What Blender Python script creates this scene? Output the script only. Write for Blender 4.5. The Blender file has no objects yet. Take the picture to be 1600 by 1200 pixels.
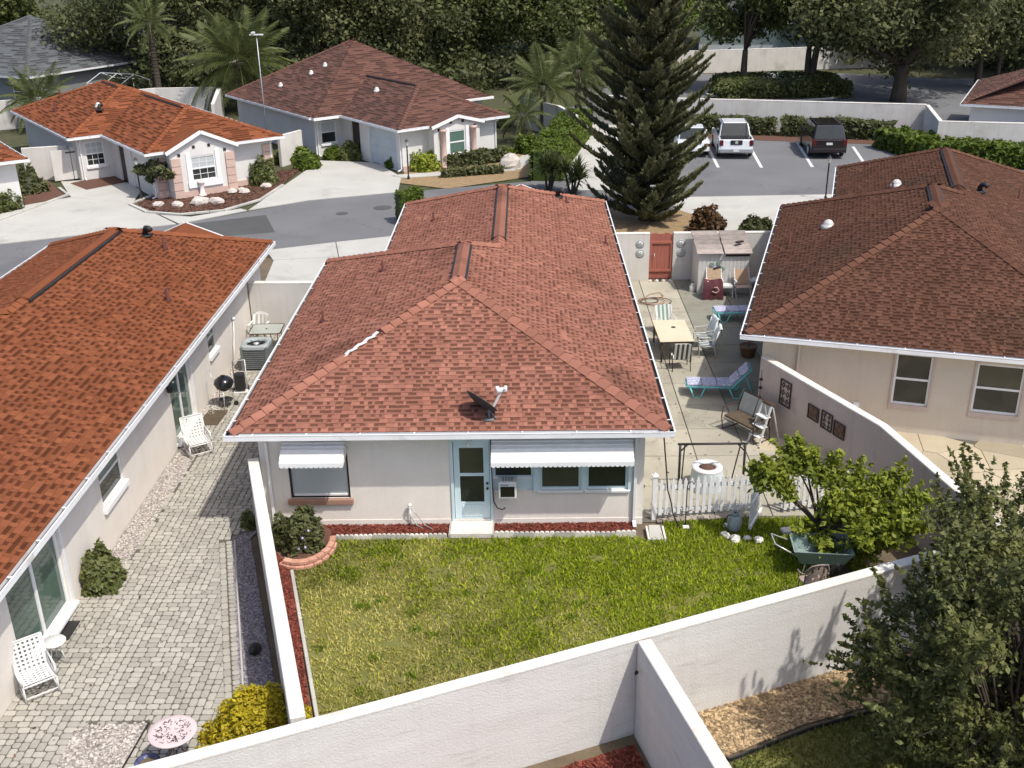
import bpy, bmesh, math, random
import numpy as np
from mathutils import Vector, Matrix
random.seed(7); rng = np.random.default_rng(7)
SC = bpy.context.scene; COL = SC.collection
R = math.radians; PI = math.pi

# ---------------------------------------------------------------- camera
CAMZ = 12.44
def cam_axes(pitch, yaw, roll):
    cy, sy, cp, sp = math.cos(yaw), math.sin(yaw), math.cos(pitch), math.sin(pitch)
    f = Vector((-sy*cp, cy*cp, -sp)); r = Vector((cy, sy, 0)); u = r.cross(f)
    c, s = math.cos(roll), math.sin(roll)
    return c*r+s*u, -s*r+c*u, f
cr, cu, cf = cam_axes(R(23.463), R(0.908), R(-0.958))
cam = bpy.data.cameras.new('camera'); camo = bpy.data.objects.new('camera', cam); COL.objects.link(camo)
camo.matrix_world = Matrix(((cr.x, cu.x, -cf.x, 0), (cr.y, cu.y, -cf.y, 0), (cr.z, cu.z, -cf.z, CAMZ), (0, 0, 0, 1)))
cam.sensor_width = 36; cam.lens = 36*1655.8/1600; cam.clip_end = 2000; cam.clip_start = .1
SC.camera = camo
# ---------------------------------------------------------------- sky and sun
SUN_EL, SUN_AZ = R(59), R(131)          # azimuth clockwise from +y
wd = bpy.data.worlds.new('World'); SC.world = wd; wd.use_nodes = True
nt = wd.node_tree; bg = nt.nodes['Background']
sk = nt.nodes.new('ShaderNodeTexSky'); sk.sky_type = 'NISHITA'; sk.sun_disc = False
sk.sun_elevation = SUN_EL; sk.sun_rotation = SUN_AZ; sk.air_density = .6; sk.dust_density = 2.2; sk.ozone_density = .6
nt.links.new(sk.outputs[0], bg.inputs[0]); bg.inputs[1].default_value = .15
sl = bpy.data.lights.new('sun', 'SUN'); sl.energy = 2.5; sl.angle = R(.9); sl.color = (1, .97, .915)
so = bpy.data.objects.new('sun', sl); COL.objects.link(so)
sdir = Vector((math.sin(SUN_AZ)*math.cos(SUN_EL), math.cos(SUN_AZ)*math.cos(SUN_EL), math.sin(SUN_EL)))
so.rotation_euler = (-sdir).to_track_quat('-Z', 'Y').to_euler(); so.location = (20, -20, 40)
SC.view_settings.view_transform = 'Standard'; SC.view_settings.look = 'None'
SC.view_settings.gamma = 1; SC.view_settings.use_curve_mapping = False
SC.view_settings.exposure = 0.76
SC.cycles.max_bounces = 6; SC.cycles.diffuse_bounces = 3; SC.cycles.transparent_max_bounces = 4
SC.cycles.use_adaptive_sampling = True; SC.cycles.use_denoising = True
SC.render.engine = 'CYCLES'

# ---------------------------------------------------------------- mesh helpers
def rotz(a): return Matrix.Rotation(a, 4, 'Z')
def T(x, y, z=0): return Matrix.Translation((x, y, z))
class MB:
    def __init__(s): s.v = []; s.f = []; s.t = []
    def add(s, vs, fs, tone=1., M=None):
        b = len(s.v)
        if M is not None: vs = [tuple(M @ Vector(p)) for p in vs]
        s.v.extend([tuple(p) for p in vs])
        s.f.extend([tuple(i+b for i in q) for q in fs]); s.t.extend([tone]*len(fs)); return s
    def box(s, c, d, rz=0, tone=1., M=None):
        x, y, z = d[0]/2, d[1]/2, d[2]/2
        m = Matrix.Translation(c) @ rotz(rz)
        if M is not None: m = M @ m
        vs = [(-x,-y,-z),(x,-y,-z),(x,y,-z),(-x,y,-z),(-x,-y,z),(x,-y,z),(x,y,z),(-x,y,z)]
        return s.add(vs, [(0,3,2,1),(4,5,6,7),(0,1,5,4),(1,2,6,5),(2,3,7,6),(3,0,4,7)], tone, m)
    def bx(s, x0, x1, y0, y1, z0, z1, tone=1., M=None):
        return s.box(((x0+x1)/2, (y0+y1)/2, (z0+z1)/2), (x1-x0, y1-y0, z1-z0), 0, tone, M)
    def beam(s, a, b, w, h, tone=1., up=(0,0,1)):
        a, b = Vector(a), Vector(b); d = (b-a); L = d.length
        if L < 1e-6: return s
        d /= L; u = Vector(up)
        if abs(d.dot(u)) > .98: u = Vector((0, 1, 0))
        r = d.cross(u).normalized(); u = r.cross(d)
        vs = []
        for p in (a, b):
            for i, j in ((-1,-1),(1,-1),(1,1),(-1,1)): vs.append(p+r*i*w/2+u*j*h/2)
        return s.add(vs, [(0,1,2,3),(7,6,5,4),(0,4,5,1),(1,5,6,2),(2,6,7,3),(3,7,4,0)], tone)
    def tube(s, pts, r, n=6, tone=1., closed=False):
        pts = [Vector(p) for p in pts]; k = len(pts)
        rs = r if isinstance(r, (list, tuple)) else [r]*k
        vs = []; prev = None
        for i, p in enumerate(pts):
            d = (pts[(i+1) % k]-pts[i-1]) if closed else (pts[min(i+1, k-1)]-pts[max(i-1, 0)])
            d = d.normalized() if d.length > 1e-9 else Vector((0,0,1))
            if prev is None:
                prev = d.orthogonal().normalized()
            a = (prev-d*prev.dot(d)); a = a.normalized() if a.length > 1e-6 else d.orthogonal().normalized()
            prev = a; b = d.cross(a)
            for j in range(n):
                t = 2*PI*j/n; vs.append(p+(a*math.cos(t)+b*math.sin(t))*rs[i])
        fs = []
        for i in range(k if closed else k-1):
            for j in range(n):
                i2 = (i+1) % k
                fs.append((i*n+j, i*n+(j+1) % n, i2*n+(j+1) % n, i2*n+j))
        if not closed: fs += [tuple(range(n-1, -1, -1)), tuple(range((k-1)*n, k*n))]
        return s.add(vs, fs, tone)
    def lathe(s, prof, c=(0,0,0), n=16, tone=1., M=None):
        vs = []; k = len(prof)
        for r, z in prof:
            for j in range(n):
                t = 2*PI*j/n; vs.append((c[0]+r*math.cos(t), c[1]+r*math.sin(t), c[2]+z))
        fs = [(i*n+j, i*n+(j+1) % n, (i+1)*n+(j+1) % n, (i+1)*n+j) for i in range(k-1) for j in range(n)]
        if prof[0][0] > 1e-6: fs.append(tuple(range(n-1, -1, -1)))
        if prof[-1][0] > 1e-6: fs.append(tuple(range((k-1)*n, k*n)))
        return s.add(vs, fs, tone, M)
    def prism(s, poly, z0, z1, tone=1., M=None):
        a = sum(poly[i][0]*poly[(i+1) % len(poly)][1]-poly[(i+1) % len(poly)][0]*poly[i][1] for i in range(len(poly)))
        if a < 0: poly = poly[::-1]
        n = len(poly); vs = [(x, y, z0) for x, y in poly]+[(x, y, z1) for x, y in poly]
        fs = [tuple(range(n-1, -1, -1)), tuple(range(n, 2*n))]+[(i, (i+1) % n, n+(i+1) % n, n+i) for i in range(n)]
        return s.add(vs, fs, tone, M)
    def sheet(s, poly, z, tone=1.):
        a = sum(poly[i][0]*poly[(i+1) % len(poly)][1]-poly[(i+1) % len(poly)][0]*poly[i][1] for i in range(len(poly)))
        if a < 0: poly = poly[::-1]
        return s.add([(x, y, z) for x, y in poly], [tuple(range(len(poly)))], tone)
    def ball(s, c, r, n=8, m=5, tone=1., M=None):
        r = r if isinstance(r, (list, tuple)) else (r, r, r)
        vs = [(c[0], c[1], c[2]-r[2])]
        for i in range(1, m):
            p = -PI/2+PI*i/m
            for j in range(n):
                t = 2*PI*j/n
                vs.append((c[0]+r[0]*math.cos(p)*math.cos(t), c[1]+r[1]*math.cos(p)*math.sin(t), c[2]+r[2]*math.sin(p)))
        vs.append((c[0], c[1], c[2]+r[2])); top = len(vs)-1
        fs = [(0, 1+(j+1) % n, 1+j) for j in range(n)]
        fs += [(1+i*n+j, 1+i*n+(j+1) % n, 1+(i+1)*n+(j+1) % n, 1+(i+1)*n+j) for i in range(m-2) for j in range(n)]
        fs += [(top, 1+(m-2)*n+j, 1+(m-2)*n+(j+1) % n) for j in range(n)]
        return s.add(vs, fs, tone, M)
    def mesh(s, name, mat, smooth=False, bevel=0.):
        me = bpy.data.meshes.new(name); me.from_pydata(s.v, [], s.f)
        at = me.attributes.new('tone', 'FLOAT', 'FACE'); at.data.foreach_set('value', s.t)
        if bevel > 0:
            bm = bmesh.new(); bm.from_mesh(me)
            ed = [e for e in bm.edges if len(e.link_faces) == 2 and e.calc_face_angle(0) > .5]
            bmesh.ops.bevel(bm, geom=ed, offset=bevel, segments=1 if bevel < .02 else 2, affect='EDGES', profile=.5)
            bm.to_mesh(me); bm.free()
        me.materials.append(mat)
        if smooth:
            me.shade_smooth()
        return me
    def build(s, name, mat, parent=None, smooth=False, bevel=0., kind=None):
        return obj(name, s.mesh(name, mat, smooth, bevel), parent, kind)
def obj(name, me, parent=None, kind=None, M=None):
    o = bpy.data.objects.new(name, me); COL.objects.link(o)
    if parent is not None: o.parent = parent
    if M is not None: o.matrix_basis = M
    if kind: o['kind'] = kind
    return o
def tag(o, label, cat, group=None):
    o['label'] = label; o['category'] = cat
    if group: o['group'] = group
    return o
def thing(name, label, cat, loc=(0,0,0), rz=0, group=None):
    o = bpy.data.objects.new(name, None); COL.objects.link(o); o.empty_display_size = .1
    o.location = loc; o.rotation_euler = (0, 0, rz); return tag(o, label, cat, group)
def copy_thing(root, label=None, loc=None, rz=None):
    def cp(o, par):
        c = o.copy(); COL.objects.link(c)
        c.parent = par
        for ch in [q for q in o.children]: cp(ch, c)
        return c
    r = cp(root, None)
    if label: r['label'] = label
    if loc is not None: r.location = loc
    if rz is not None: r.rotation_euler = (0, 0, rz)
    return r
def struct(o): o['kind'] = 'structure'; return o

# ---------------------------------------------------------------- materials
MATS = {}
def lin(r, g, b):
    f = lambda c: ((c/255+.055)/1.055)**2.4 if c > 10 else c/255/12.92
    return (f(r), f(g), f(b))
def mat(name, c1, c2=None, scale=2., rough=.8, bump=0., bscale=40., fine=.15, fscale=60., metal=0., spec=.3, stretch=None,
        grime=None, gscale=1.2, gthr=.55, ramp=None, trans=0., coat=0., bdist=.02, streak=0., crack=0., cscale=.35):
    """colour = mix(c1,c2,large noise) * fine noise * tone attribute; optional grime blotches"""
    m = bpy.data.materials.new(name); m.use_nodes = True; N = m.node_tree.nodes; Lk = m.node_tree.links
    p = N['Principled BSDF']; p.inputs['Roughness'].default_value = rough; p.inputs['Metallic'].default_value = metal
    p.inputs['Specular IOR Level'].default_value = spec
    if coat: p.inputs['Coat Weight'].default_value = coat; p.inputs['Coat Roughness'].default_value = .05
    tc = N.new('ShaderNodeTexCoord'); src = tc.outputs['Object']
    if stretch:
        mp = N.new('ShaderNodeMapping'); mp.inputs['Scale'].default_value = stretch; Lk.new(src, mp.inputs[0]); src2 = mp.outputs[0]
    else: src2 = src
    at = N.new('ShaderNodeAttribute'); at.attribute_name = 'tone'
    def noise(sc, vec, det=4):
        n = N.new('ShaderNodeTexNoise'); n.inputs['Scale'].default_value = sc; n.inputs['Detail'].default_value = det
        Lk.new(vec, n.inputs['Vector']); return n.outputs[0]
    def mixc(fac, a, b, typ='MIX'):
        x = N.new('ShaderNodeMix'); x.data_type = 'RGBA'; x.blend_type = typ
        for so_, i in ((fac, 0), (a, 6), (b, 7)):
            if isinstance(so_, (int, float)): x.inputs[i].default_value = so_
            elif isinstance(so_, tuple): x.inputs[i].default_value = (*so_[:3], 1)
            else: Lk.new(so_, x.inputs[i])
        return x.outputs[2]
    def mrange(v, a, b, c, d):
        x = N.new('ShaderNodeMapRange'); Lk.new(v, x.inputs[0])
        for i, q in enumerate((a, b, c, d)): x.inputs[i+1].default_value = q
        return x.outputs[0]
    if ramp:   # tone attribute drives hue between c1 and c2
        col = mixc(at.outputs['Fac'], c1, c2)
    else:
        if c2 is None: c2 = tuple(x*.82 for x in c1)
        col = mixc(mrange(noise(scale, src2), .3, .7, 0, 1), c1, c2)
        if grime:
            g = mrange(noise(gscale, src2, 6), gthr, gthr+.16, 0, 1); col = mixc(g, col, grime)
        if streak:
            mp2 = N.new('ShaderNodeMapping'); mp2.inputs['Scale'].default_value = (7, 7, .35); Lk.new(src, mp2.inputs[0])
            s1 = mrange(noise(1.0, mp2.outputs[0], 5), .52, .72, 0, streak); col = mixc(s1, col, tuple(x*.55 for x in c1))
        if crack:
            vo = N.new('ShaderNodeTexVoronoi'); vo.feature = 'DISTANCE_TO_EDGE'; vo.inputs['Scale'].default_value = cscale
            nz = N.new('ShaderNodeTexNoise'); nz.inputs['Scale'].default_value = 1.3; Lk.new(src, nz.inputs['Vector'])
            va = N.new('ShaderNodeVectorMath'); va.operation = 'MULTIPLY_ADD'; Lk.new(nz.outputs['Color'], va.inputs[0]); va.inputs[1].default_value = (1.2,1.2,1.2); Lk.new(src, va.inputs[2]); Lk.new(va.outputs[0], vo.inputs['Vector'])
            col = mixc(mrange(vo.outputs['Distance'], 0, .012*cscale/.35, crack, 0), col, tuple(x*.4 for x in c1))
        col = mixc(1., col, at.outputs['Color'], 'MULTIPLY')
    if fine:
        v = mrange(noise(fscale, src), .25, .75, 1-fine, 1+fine)
        cb = N.new('ShaderNodeCombineColor')
        for i in range(3): Lk.new(v, cb.inputs[i])
        col = mixc(1., col, cb.outputs[0], 'MULTIPLY')
    Lk.new(col, p.inputs['Base Color'])
    if bump:
        b = N.new('ShaderNodeBump'); b.inputs['Strength'].default_value = bump; b.inputs['Distance'].default_value = bdist
        Lk.new(noise(bscale, src, 5), b.inputs['Height']); Lk.new(b.outputs[0], p.inputs['Normal'])
    if trans:
        t = N.new('ShaderNodeBsdfTranslucent'); Lk.new(col, t.inputs[0])
        mx = N.new('ShaderNodeMixShader'); mx.inputs[0].default_value = trans
        Lk.new(p.outputs[0], mx.inputs[1]); Lk.new(t.outputs[0], mx.inputs[2]); Lk.new(mx.outputs[0], N['Material Output'].inputs[0])
    MATS[name] = m; return m
# stucco, roofs
STUC = mat('stucco_beige', (.78,.725,.645), (.735,.68,.60), 1.5, .9, .35, 70, .06, 90, grime=(.66,.60,.52), gscale=.7, gthr=.66, streak=.08)
STUCW = mat('stucco_white', (.62,.59,.54), (.55,.52,.47), 1.2, .9, .35, 60, .06, 90, grime=(.44,.40,.34), gscale=.6, gthr=.62, streak=.22)
STUCL = mat('stucco_left', (.72,.665,.59), (.67,.615,.54), 1.5, .9, .3, 70, .06, 90, streak=.1)
STUCR = mat('stucco_right', (.58,.515,.42), (.53,.465,.375), 1.2, .9, .3, 70, .06, 90, streak=.12)
STUCP = mat('stucco_pink', (.53,.435,.375), (.47,.385,.33), 1.2, .9, .35, 60, .07, 90, grime=(.30,.24,.20), gscale=.9, gthr=.62, streak=.15)
CAPW = mat('wall_paint', (.66,.625,.56), (.59,.55,.485), 1.0, .85, .5, 40, .08, 60, grime=(.42,.37,.31), gscale=1.6, gthr=.61)
CAPG = mat('wall_render', (.61,.585,.54), (.56,.53,.485), .9, .9, .45, 30, .07, 70, stretch=(.7,.7,4.5), grime=(.46,.43,.385), gscale=1.5, gthr=.61, streak=.12)
SHA = mat('shingle_red', (.285,.128,.088), (.235,.10,.068), .9, 1., .5, 160, .2, 120, spec=.05, grime=(.135,.062,.043), gscale=.4, gthr=.57, streak=.25)
SHB = mat('shingle_orange', (.20,.070,.033), (.172,.058,.027), .8, 1., .5, 160, .2, 120, spec=.05)
SHC = mat('shingle_brown', (.115,.055,.036), (.09,.044,.029), .7, 1., .5, 160, .2, 120, spec=.05, grime=(.07,.042,.027), gscale=.3, gthr=.55)
SHD = mat('shingle_maroon', (.115,.054,.038), (.09,.044,.031), .5, 1., .4, 90, .22, 60)
SHG = mat('shingle_grey', (.10,.105,.105), (.075,.08,.08), .5, .95, .4, 90, .2, 60)
WHITE = mat('white_paint', (.78,.775,.75), (.72,.715,.69), 3, .5, 0, fine=.04)
GUT = mat('white_aluminium', (.78,.78,.77), (.70,.69,.67), 2, .45, 0, fine=.05, grime=(.50,.47,.42), gscale=3, gthr=.62)
DARK = mat('black_metal', (.018,.018,.018), (.03,.028,.026), 5, .5, 0, fine=.1)
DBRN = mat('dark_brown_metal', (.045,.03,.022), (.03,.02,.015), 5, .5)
GLASS = mat('window_glass', (.020,.024,.022), (.03,.034,.03), 1.5, .06, 0, fine=0, spec=.6)
GLASSO = mat('window_glass_olive', (.075,.072,.05), (.055,.052,.038), 1.5, .08, 0, fine=0, spec=.5)
GLASSG = mat('sliding_glass', (.10,.15,.12), (.065,.10,.08), 1.2, .05, 0, fine=0, spec=.6)
SHADE = mat('window_shade', (.42,.45,.445), (.46,.49,.48), 1.5, .35, 0, fine=.03, spec=.5)
BLUEP = mat('door_blue', (.60,.72,.74), (.56,.68,.70), 2, .5, 0, fine=.04)
TERRA = mat('terracotta_sill', (.34,.20,.14), (.29,.17,.12), 4, .85, .2)
BRICK = mat('salmon_block', (.56,.30,.215), (.46,.235,.165), 7, .9, .5, 60, .2, 40)
CONC = mat('concrete_pale', (.45,.435,.39), (.39,.375,.335), .5, .9, .25, 60, .08, 80, grime=(.32,.30,.265), gscale=.45, gthr=.6, crack=.2, cscale=.25)
CONCY = mat('concrete_patio', (.385,.355,.275), (.32,.295,.23), .7, .9, .3, 50, .1, 70, grime=(.245,.225,.175), gscale=.8, gthr=.56, crack=.3, cscale=.4)
CONCG = mat('concrete_patio_grey', (.25,.24,.19), (.205,.20,.158), .7, .9, .3, 50, .1, 70, grime=(.18,.17,.135), gscale=.8, gthr=.57)
ASPH = mat('asphalt', (.155,.155,.155), (.13,.13,.13), .35, .92, .3, 90, .12, 120, grime=(.105,.105,.105), gscale=.25, gthr=.6, crack=.4, cscale=.2)
ASPHD = mat('asphalt_patch', (.085,.085,.08), (.07,.07,.066), .8, .92, .3, 90, .12, 120)
LINE = mat('road_paint', (.62,.62,.6), (.54,.54,.51), 3, .7)
SOIL = mat('soil', (.16,.12,.075), (.11,.085,.055), 1.5, 1, .5, 30, .25, 50)
FARG = mat('far_ground', (.05,.058,.022), (.07,.065,.033), .15, 1, 0, fine=.3, fscale=3)
TURF = mat('turf', (.12,.13,.03), (.17,.155,.05), .8, 1, .4, 40, .35, 60)
PAVB = mat('paver_joint', (.13,.115,.095), (.10,.09,.075), 3, 1, .3, 60, .3, 70)
PAV = mat('paver', (.375,.35,.295), (.335,.31,.26), 1.2, .9, .35, 90, .13, 60)
STONE = mat('flagstone', (.42,.36,.25), (.36,.30,.205), .9, .9, .35, 25, .12, 40)
GRV1 = mat('gravel_white', (.44,.40,.36), (.34,.30,.26), 9, .9, .3, 60)
GRV2 = mat('gravel_grey', (.27,.245,.25), (.20,.18,.185), 9, .9, .3, 60)
GRV3 = mat('gravel_tan', (.40,.29,.165), (.30,.205,.11), 9, .9, .3, 60)
MULR = mat('mulch_red', (.19,.045,.028), (.12,.032,.02), 12, .95, .4, 60, .3, 50)
MULB = mat('mulch_brown', (.13,.065,.042), (.09,.045,.03), 12, .95, .4, 60, .3, 50)
MULT = mat('mulch_tan', (.30,.21,.11), (.22,.15,.08), 4, .95, .4, 60, .3, 30)
PICK = mat('picket_white', (.80,.79,.76), (.72,.70,.66), 4, .6, 0, fine=.06, grime=(.5,.46,.4), gscale=5, gthr=.64)
# foliage (tone drives c1 -> c2)
def leafm(name, a, b, tr=.3): return mat(name, a, b, ramp=True, rough=.55, fine=.0, trans=tr, spec=.25)
LOAK = leafm('oak_leaves', (.065,.078,.03), (.21,.215,.088), .42)
LDRK = leafm('dark_leaves', (.05,.06,.022), (.15,.16,.062), .38)
LMID = leafm('mid_leaves', (.06,.078,.021), (.185,.20,.066), .36)
LCIT = leafm('citrus_leaves', (.10,.135,.018), (.38,.42,.05), .42)
LMYR = leafm('myrtle_leaves', (.055,.066,.02), (.20,.205,.062))
LYEL = leafm('golden_leaves', (.26,.21,.012), (.56,.45,.025), .3)
LHED = leafm('hedge_leaves', (.045,.075,.010), (.14,.185,.022))
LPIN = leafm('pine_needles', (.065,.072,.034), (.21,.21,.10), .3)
LPAL = leafm('palm_leaves', (.045,.065,.018), (.15,.165,.055), .25)
LRED = leafm('rusty_leaves', (.05,.03,.012), (.14,.075,.03))
GRAS = leafm('grass_blades', (.10,.12,.012), (.60,.53,.17), .35)
GRSG = leafm('grass_green', (.08,.15,.006), (.50,.56,.03), .35)
GRSD = leafm('grass_lower', (.06,.085,.014), (.16,.16,.035), .3)
BARK = mat('bark', (.10,.075,.055), (.065,.05,.037), 6, .95, .6, 30, .25, 30, stretch=(1,1,.25))
FLOWER = mat('lilac_petals', (.42,.36,.62), (.5,.45,.7), 5, .7)
# ---------------------------------------------------------------- numpy mesh helpers
def np_mesh(name, V, F, tone, mat, smooth=False):
    V = np.asarray(V, np.float32); F = np.asarray(F, np.int32); nf, c = F.shape
    me = bpy.data.meshes.new(name); me.vertices.add(len(V)); me.vertices.foreach_set('co', V.ravel())
    me.loops.add(nf*c); me.loops.foreach_set('vertex_index', F.ravel())
    me.polygons.add(nf); me.polygons.foreach_set('loop_start', np.arange(nf, dtype=np.int32)*c)
    me.update(calc_edges=True); me.validate()
    at = me.attributes.new('tone', 'FLOAT', 'FACE'); at.data.foreach_set('value', np.broadcast_to(np.asarray(tone, np.float32), (nf,)).copy())
    me.materials.append(mat)
    if smooth: me.shade_smooth()
    return me
def inside(P, poly):
    x, y = P[:, 0], P[:, 1]; r = np.zeros(len(P), bool); n = len(poly)
    for i in range(n):
        (x1, y1), (x2, y2) = poly[i], poly[(i+1) % n]
        k = (y1 > y) != (y2 > y)
        with np.errstate(divide='ignore', invalid='ignore'):
            r ^= k & (x < (x2-x1)*(y-y1)/((y2-y1) if y2 != y1 else 1e-9)+x1)
    return r
def pts_in(poly, n):
    a = np.array(poly); lo, hi = a.min(0), a.max(0); out = np.zeros((0, 2))
    while len(out) < n:
        p = lo+rng.random((n*2, 2))*(hi-lo); out = np.vstack([out, p[inside(p, poly)]])
    return out[:n]
OCT = np.array([[1,0,0],[0,1,0],[-1,0,0],[0,-1,0],[0,0,1],[0,0,-1]], float)
OCF = np.array([[0,1,4],[1,2,4],[2,3,4],[3,0,4]])
def stones(name, poly, n, s0, s1, mat, z=0., parent=None, flat=.6, label=None, cat=None):
    p = pts_in(poly, n); s = rng.uniform(s0, s1, n); a = rng.uniform(0, 2*PI, n)
    V = OCT[:5][None]*rng.uniform(.6, 1.25, (n, 5, 3))
    V = np.stack([V[..., 0]*np.cos(a)[:, None]-V[..., 1]*np.sin(a)[:, None], V[..., 0]*np.sin(a)[:, None]+V[..., 1]*np.cos(a)[:, None], V[..., 2]*flat], -1)*s[:, None, None]
    V[..., 0] += p[:, 0, None]; V[..., 1] += p[:, 1, None]; V[..., 2] += z+rng.uniform(-.2, .5, n)[:, None]*s[:, None]*flat
    F = (OCF[None]+np.arange(n)[:, None, None]*5).reshape(-1, 3)
    o = obj(name, np_mesh(name, V.reshape(-1, 3), F, np.repeat(rng.uniform(.4, 1.5, n), 4), mat), parent, 'stuff')
    if label: tag(o, label, cat)
    return o
def chips(name, poly, n, s, mat, z=0., parent=None, label=None, cat=None):
    p = pts_in(poly, n); L = rng.uniform(.5, 1.4, n)*s; a = rng.uniform(0, 2*PI, n); w = L*rng.uniform(.25, .5, n)
    d = np.stack([np.cos(a), np.sin(a), rng.uniform(-.5, .5, n)], -1); b = np.stack([-np.sin(a), np.cos(a), rng.uniform(-.5, .5, n)], -1)
    c = np.stack([p[:, 0], p[:, 1], z+rng.uniform(0, .04, n)], -1)
    V = np.stack([c-d*L[:, None]/2-b*w[:, None]/2, c+d*L[:, None]/2-b*w[:, None]/2, c+d*L[:, None]/2+b*w[:, None]/2, c-d*L[:, None]/2+b*w[:, None]/2], 1)
    F = (np.array([[0,1,2,3]])+np.arange(n)[:, None]*4)
    o = obj(name, np_mesh(name, V.reshape(-1, 3), F, rng.uniform(.5, 1.5, n), mat), parent, 'stuff')
    if label: tag(o, label, cat)
    return o
def blades(name, P, h0, h1, mat, tone, label, cat, z=0.):
    n = len(P); a = rng.uniform(0, 2*PI, n); h = rng.uniform(h0, h1, n); lean = rng.uniform(.2, 1.1, n)*h; la = rng.uniform(0, 2*PI, n); w = rng.uniform(.008, .02, n)
    b = np.stack([P[:, 0], P[:, 1], np.full(n, z)], -1); e = np.stack([np.cos(a)*w, np.sin(a)*w, 0*a], -1)
    t = b+np.stack([np.cos(la)*lean, np.sin(la)*lean, h], -1)
    V = np.stack([b-e, b+e, t+e*.25, t-e*.25], 1).reshape(-1, 3)
    F = np.array([[0,1,2,3]])+np.arange(n)[:, None]*4
    o = obj(name, np_mesh(name, V, F, tone, mat), None, 'stuff'); return tag(o, label, cat)
def vnoise(P, s, seed=0):
    g = np.random.default_rng(seed).random((64, 64)); q = P[:, :2]/s+1000; i = np.floor(q).astype(int); f = q-i; f = f*f*(3-2*f)
    G = lambda a, b: g[a % 64, b % 64]
    return (G(i[:,0],i[:,1])*(1-f[:,0])+G(i[:,0]+1,i[:,1])*f[:,0])*(1-f[:,1])+(G(i[:,0],i[:,1]+1)*(1-f[:,0])+G(i[:,0]+1,i[:,1]+1)*f[:,0])*f[:,1]
def offset_strip(pts, w):
    pts = [Vector((p[0], p[1])) for p in pts]; Lp, Rp = [], []
    for i, p in enumerate(pts):
        d = (pts[min(i+1, len(pts)-1)]-pts[max(i-1, 0)]).normalized(); n = Vector((-d.y, d.x))
        if 0 < i < len(pts)-1:
            d0 = (p-pts[i-1]).normalized(); k = 1/max(.4, abs(Vector((-d0.y, d0.x)).dot(n)))
        else: k = 1
        Lp.append(p+n*w/2*k); Rp.append(p-n*w/2*k)
    return Lp, Rp
def wall(label, pts, h, t=.2, body=None, capm=None, cap=.04, group=None):
    body = body or CAPG; capm = capm or CAPW
    th = thing('boundary_wall', label, 'wall', (pts[0][0], pts[0][1], 0), 0, group)
    q = [(p[0]-pts[0][0], p[1]-pts[0][1]) for p in pts]
    for nm, w, z0, z1, m in (('wall_body', t, -.05, h-cap, body), ('wall_cap', t+.012, h-cap, h, capm)):
        Lp, Rp = offset_strip(q, w); b = MB(); n = len(q)
        vs = []
        for a, c in zip(Lp, Rp): vs += [(a.x, a.y, z0), (c.x, c.y, z0), (c.x, c.y, z1), (a.x, a.y, z1)]
        fs = []
        for i in range(n-1):
            k = i*4; m4 = k+4
            fs += [(k+1, m4+1, m4+2, k+2), (m4, k, k+3, m4+3), (k+3, k+2, m4+2, m4+3)]
        fs += [(0, 1, 2, 3), (n*4-1, n*4-2, n*4-3, n*4-4)]
        b.add(vs, fs); b.build(nm, m, th, bevel=.012 if nm == 'wall_cap' else 0)
    return th
# ---------------------------------------------------------------- ground and paved sheets
struct(MB().sheet([(-350,-60),(350,-60),(350,500),(-350,500)], -.05).build('ground', FARG))
struct(MB().sheet([(-30,6),(14,6),(14,42),(-30,42)], -.035).build('yard_soil', SOIL))
road = [(-60,24.5),(-20.6,39.5),(-11,43.2),(-5.9,45.1),(3,47.6),(7,47.2),(16,51),(30,51.3),(30,61),(24.5,65),(10,70),(7.5,72),(6.5,80),(1.5,80),(2.4,70),(1.8,62),(.3,55.5),(-6.4,53.4),(-10.85,51.8),(-16,47.6),(-22.9,44.5),(-60,29.5)]
struct(MB().sheet(road, -.02).build('road', ASPH))
struct(MB().sheet([(-15.9,47.4),(-12.3,49.1),(-11.2,46),(-14.7,45.1)], -.014).build('road_patch', ASPHD))
cul = [(6,73),(26,68.5),(29,62),(60,60),(80,75),(60,92),(35,92),(26,97.5),(4,97)]
struct(MB().sheet(cul, -.02).build('far_road', ASPH))
def drive(name, polys, z=0.):
    b = bpy.data.objects.new(name, None); COL.objects.link(b); struct(b)
    for p in polys: MB().prism(p, -.04, z).build('slab', CONC, b)
    return b
G = .012
drive('driveway', [[(-9.9,33.3),(-5.2,33.3),(-5.2,38),(-9.95,38)], [(-9.96,38.03),(-5.2,38.03),(-5.2,41.5),(-7.7,42.0),(-10.3,41.6)], [(-10.33,41.63),(-7.73,42.03),(-8.2,44.2),(-10.95,43.1)], [(-7.7,42.03),(-5.2,41.53),(-5.75,45.1),(-8.17,44.22)]])
drive('driveway', [[(-22.9,44.6),(-16.1,47.6),(-19.2,51.4),(-23.2,53.2),(-26,50.5),(-34,46),(-34,40)], [(-23.2,53.24),(-19.5,51.5),(-20.2,55.6),(-22.2,57.6),(-25.2,56.9),(-23.8,54.3)],
                   [(-16,47.65),(-13.4,50),(-13.8,50.35),(-15.8,48.9),(-17.5,49.4),(-19.1,51.35)]])
drive('driveway', [[(-13.35,50.05),(-10.85,51.85),(-6.5,53.4),(-6.7,56.9),(-8.5,60.8),(-11.9,61.6),(-12.7,55.2)]])
struct(MB().sheet([(2.2,53.3),(6.6,53.3),(6.9,72),(6.4,79),(3.9,79),(3.4,70)], -.012).build('concrete_lane', CONC))
struct(MB().sheet([(5.8,43.4),(12.3,43.4),(15.1,51.75),(8.1,51.6),(5.5,49.5)], -.012).build('concrete_apron', CONC))
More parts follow.
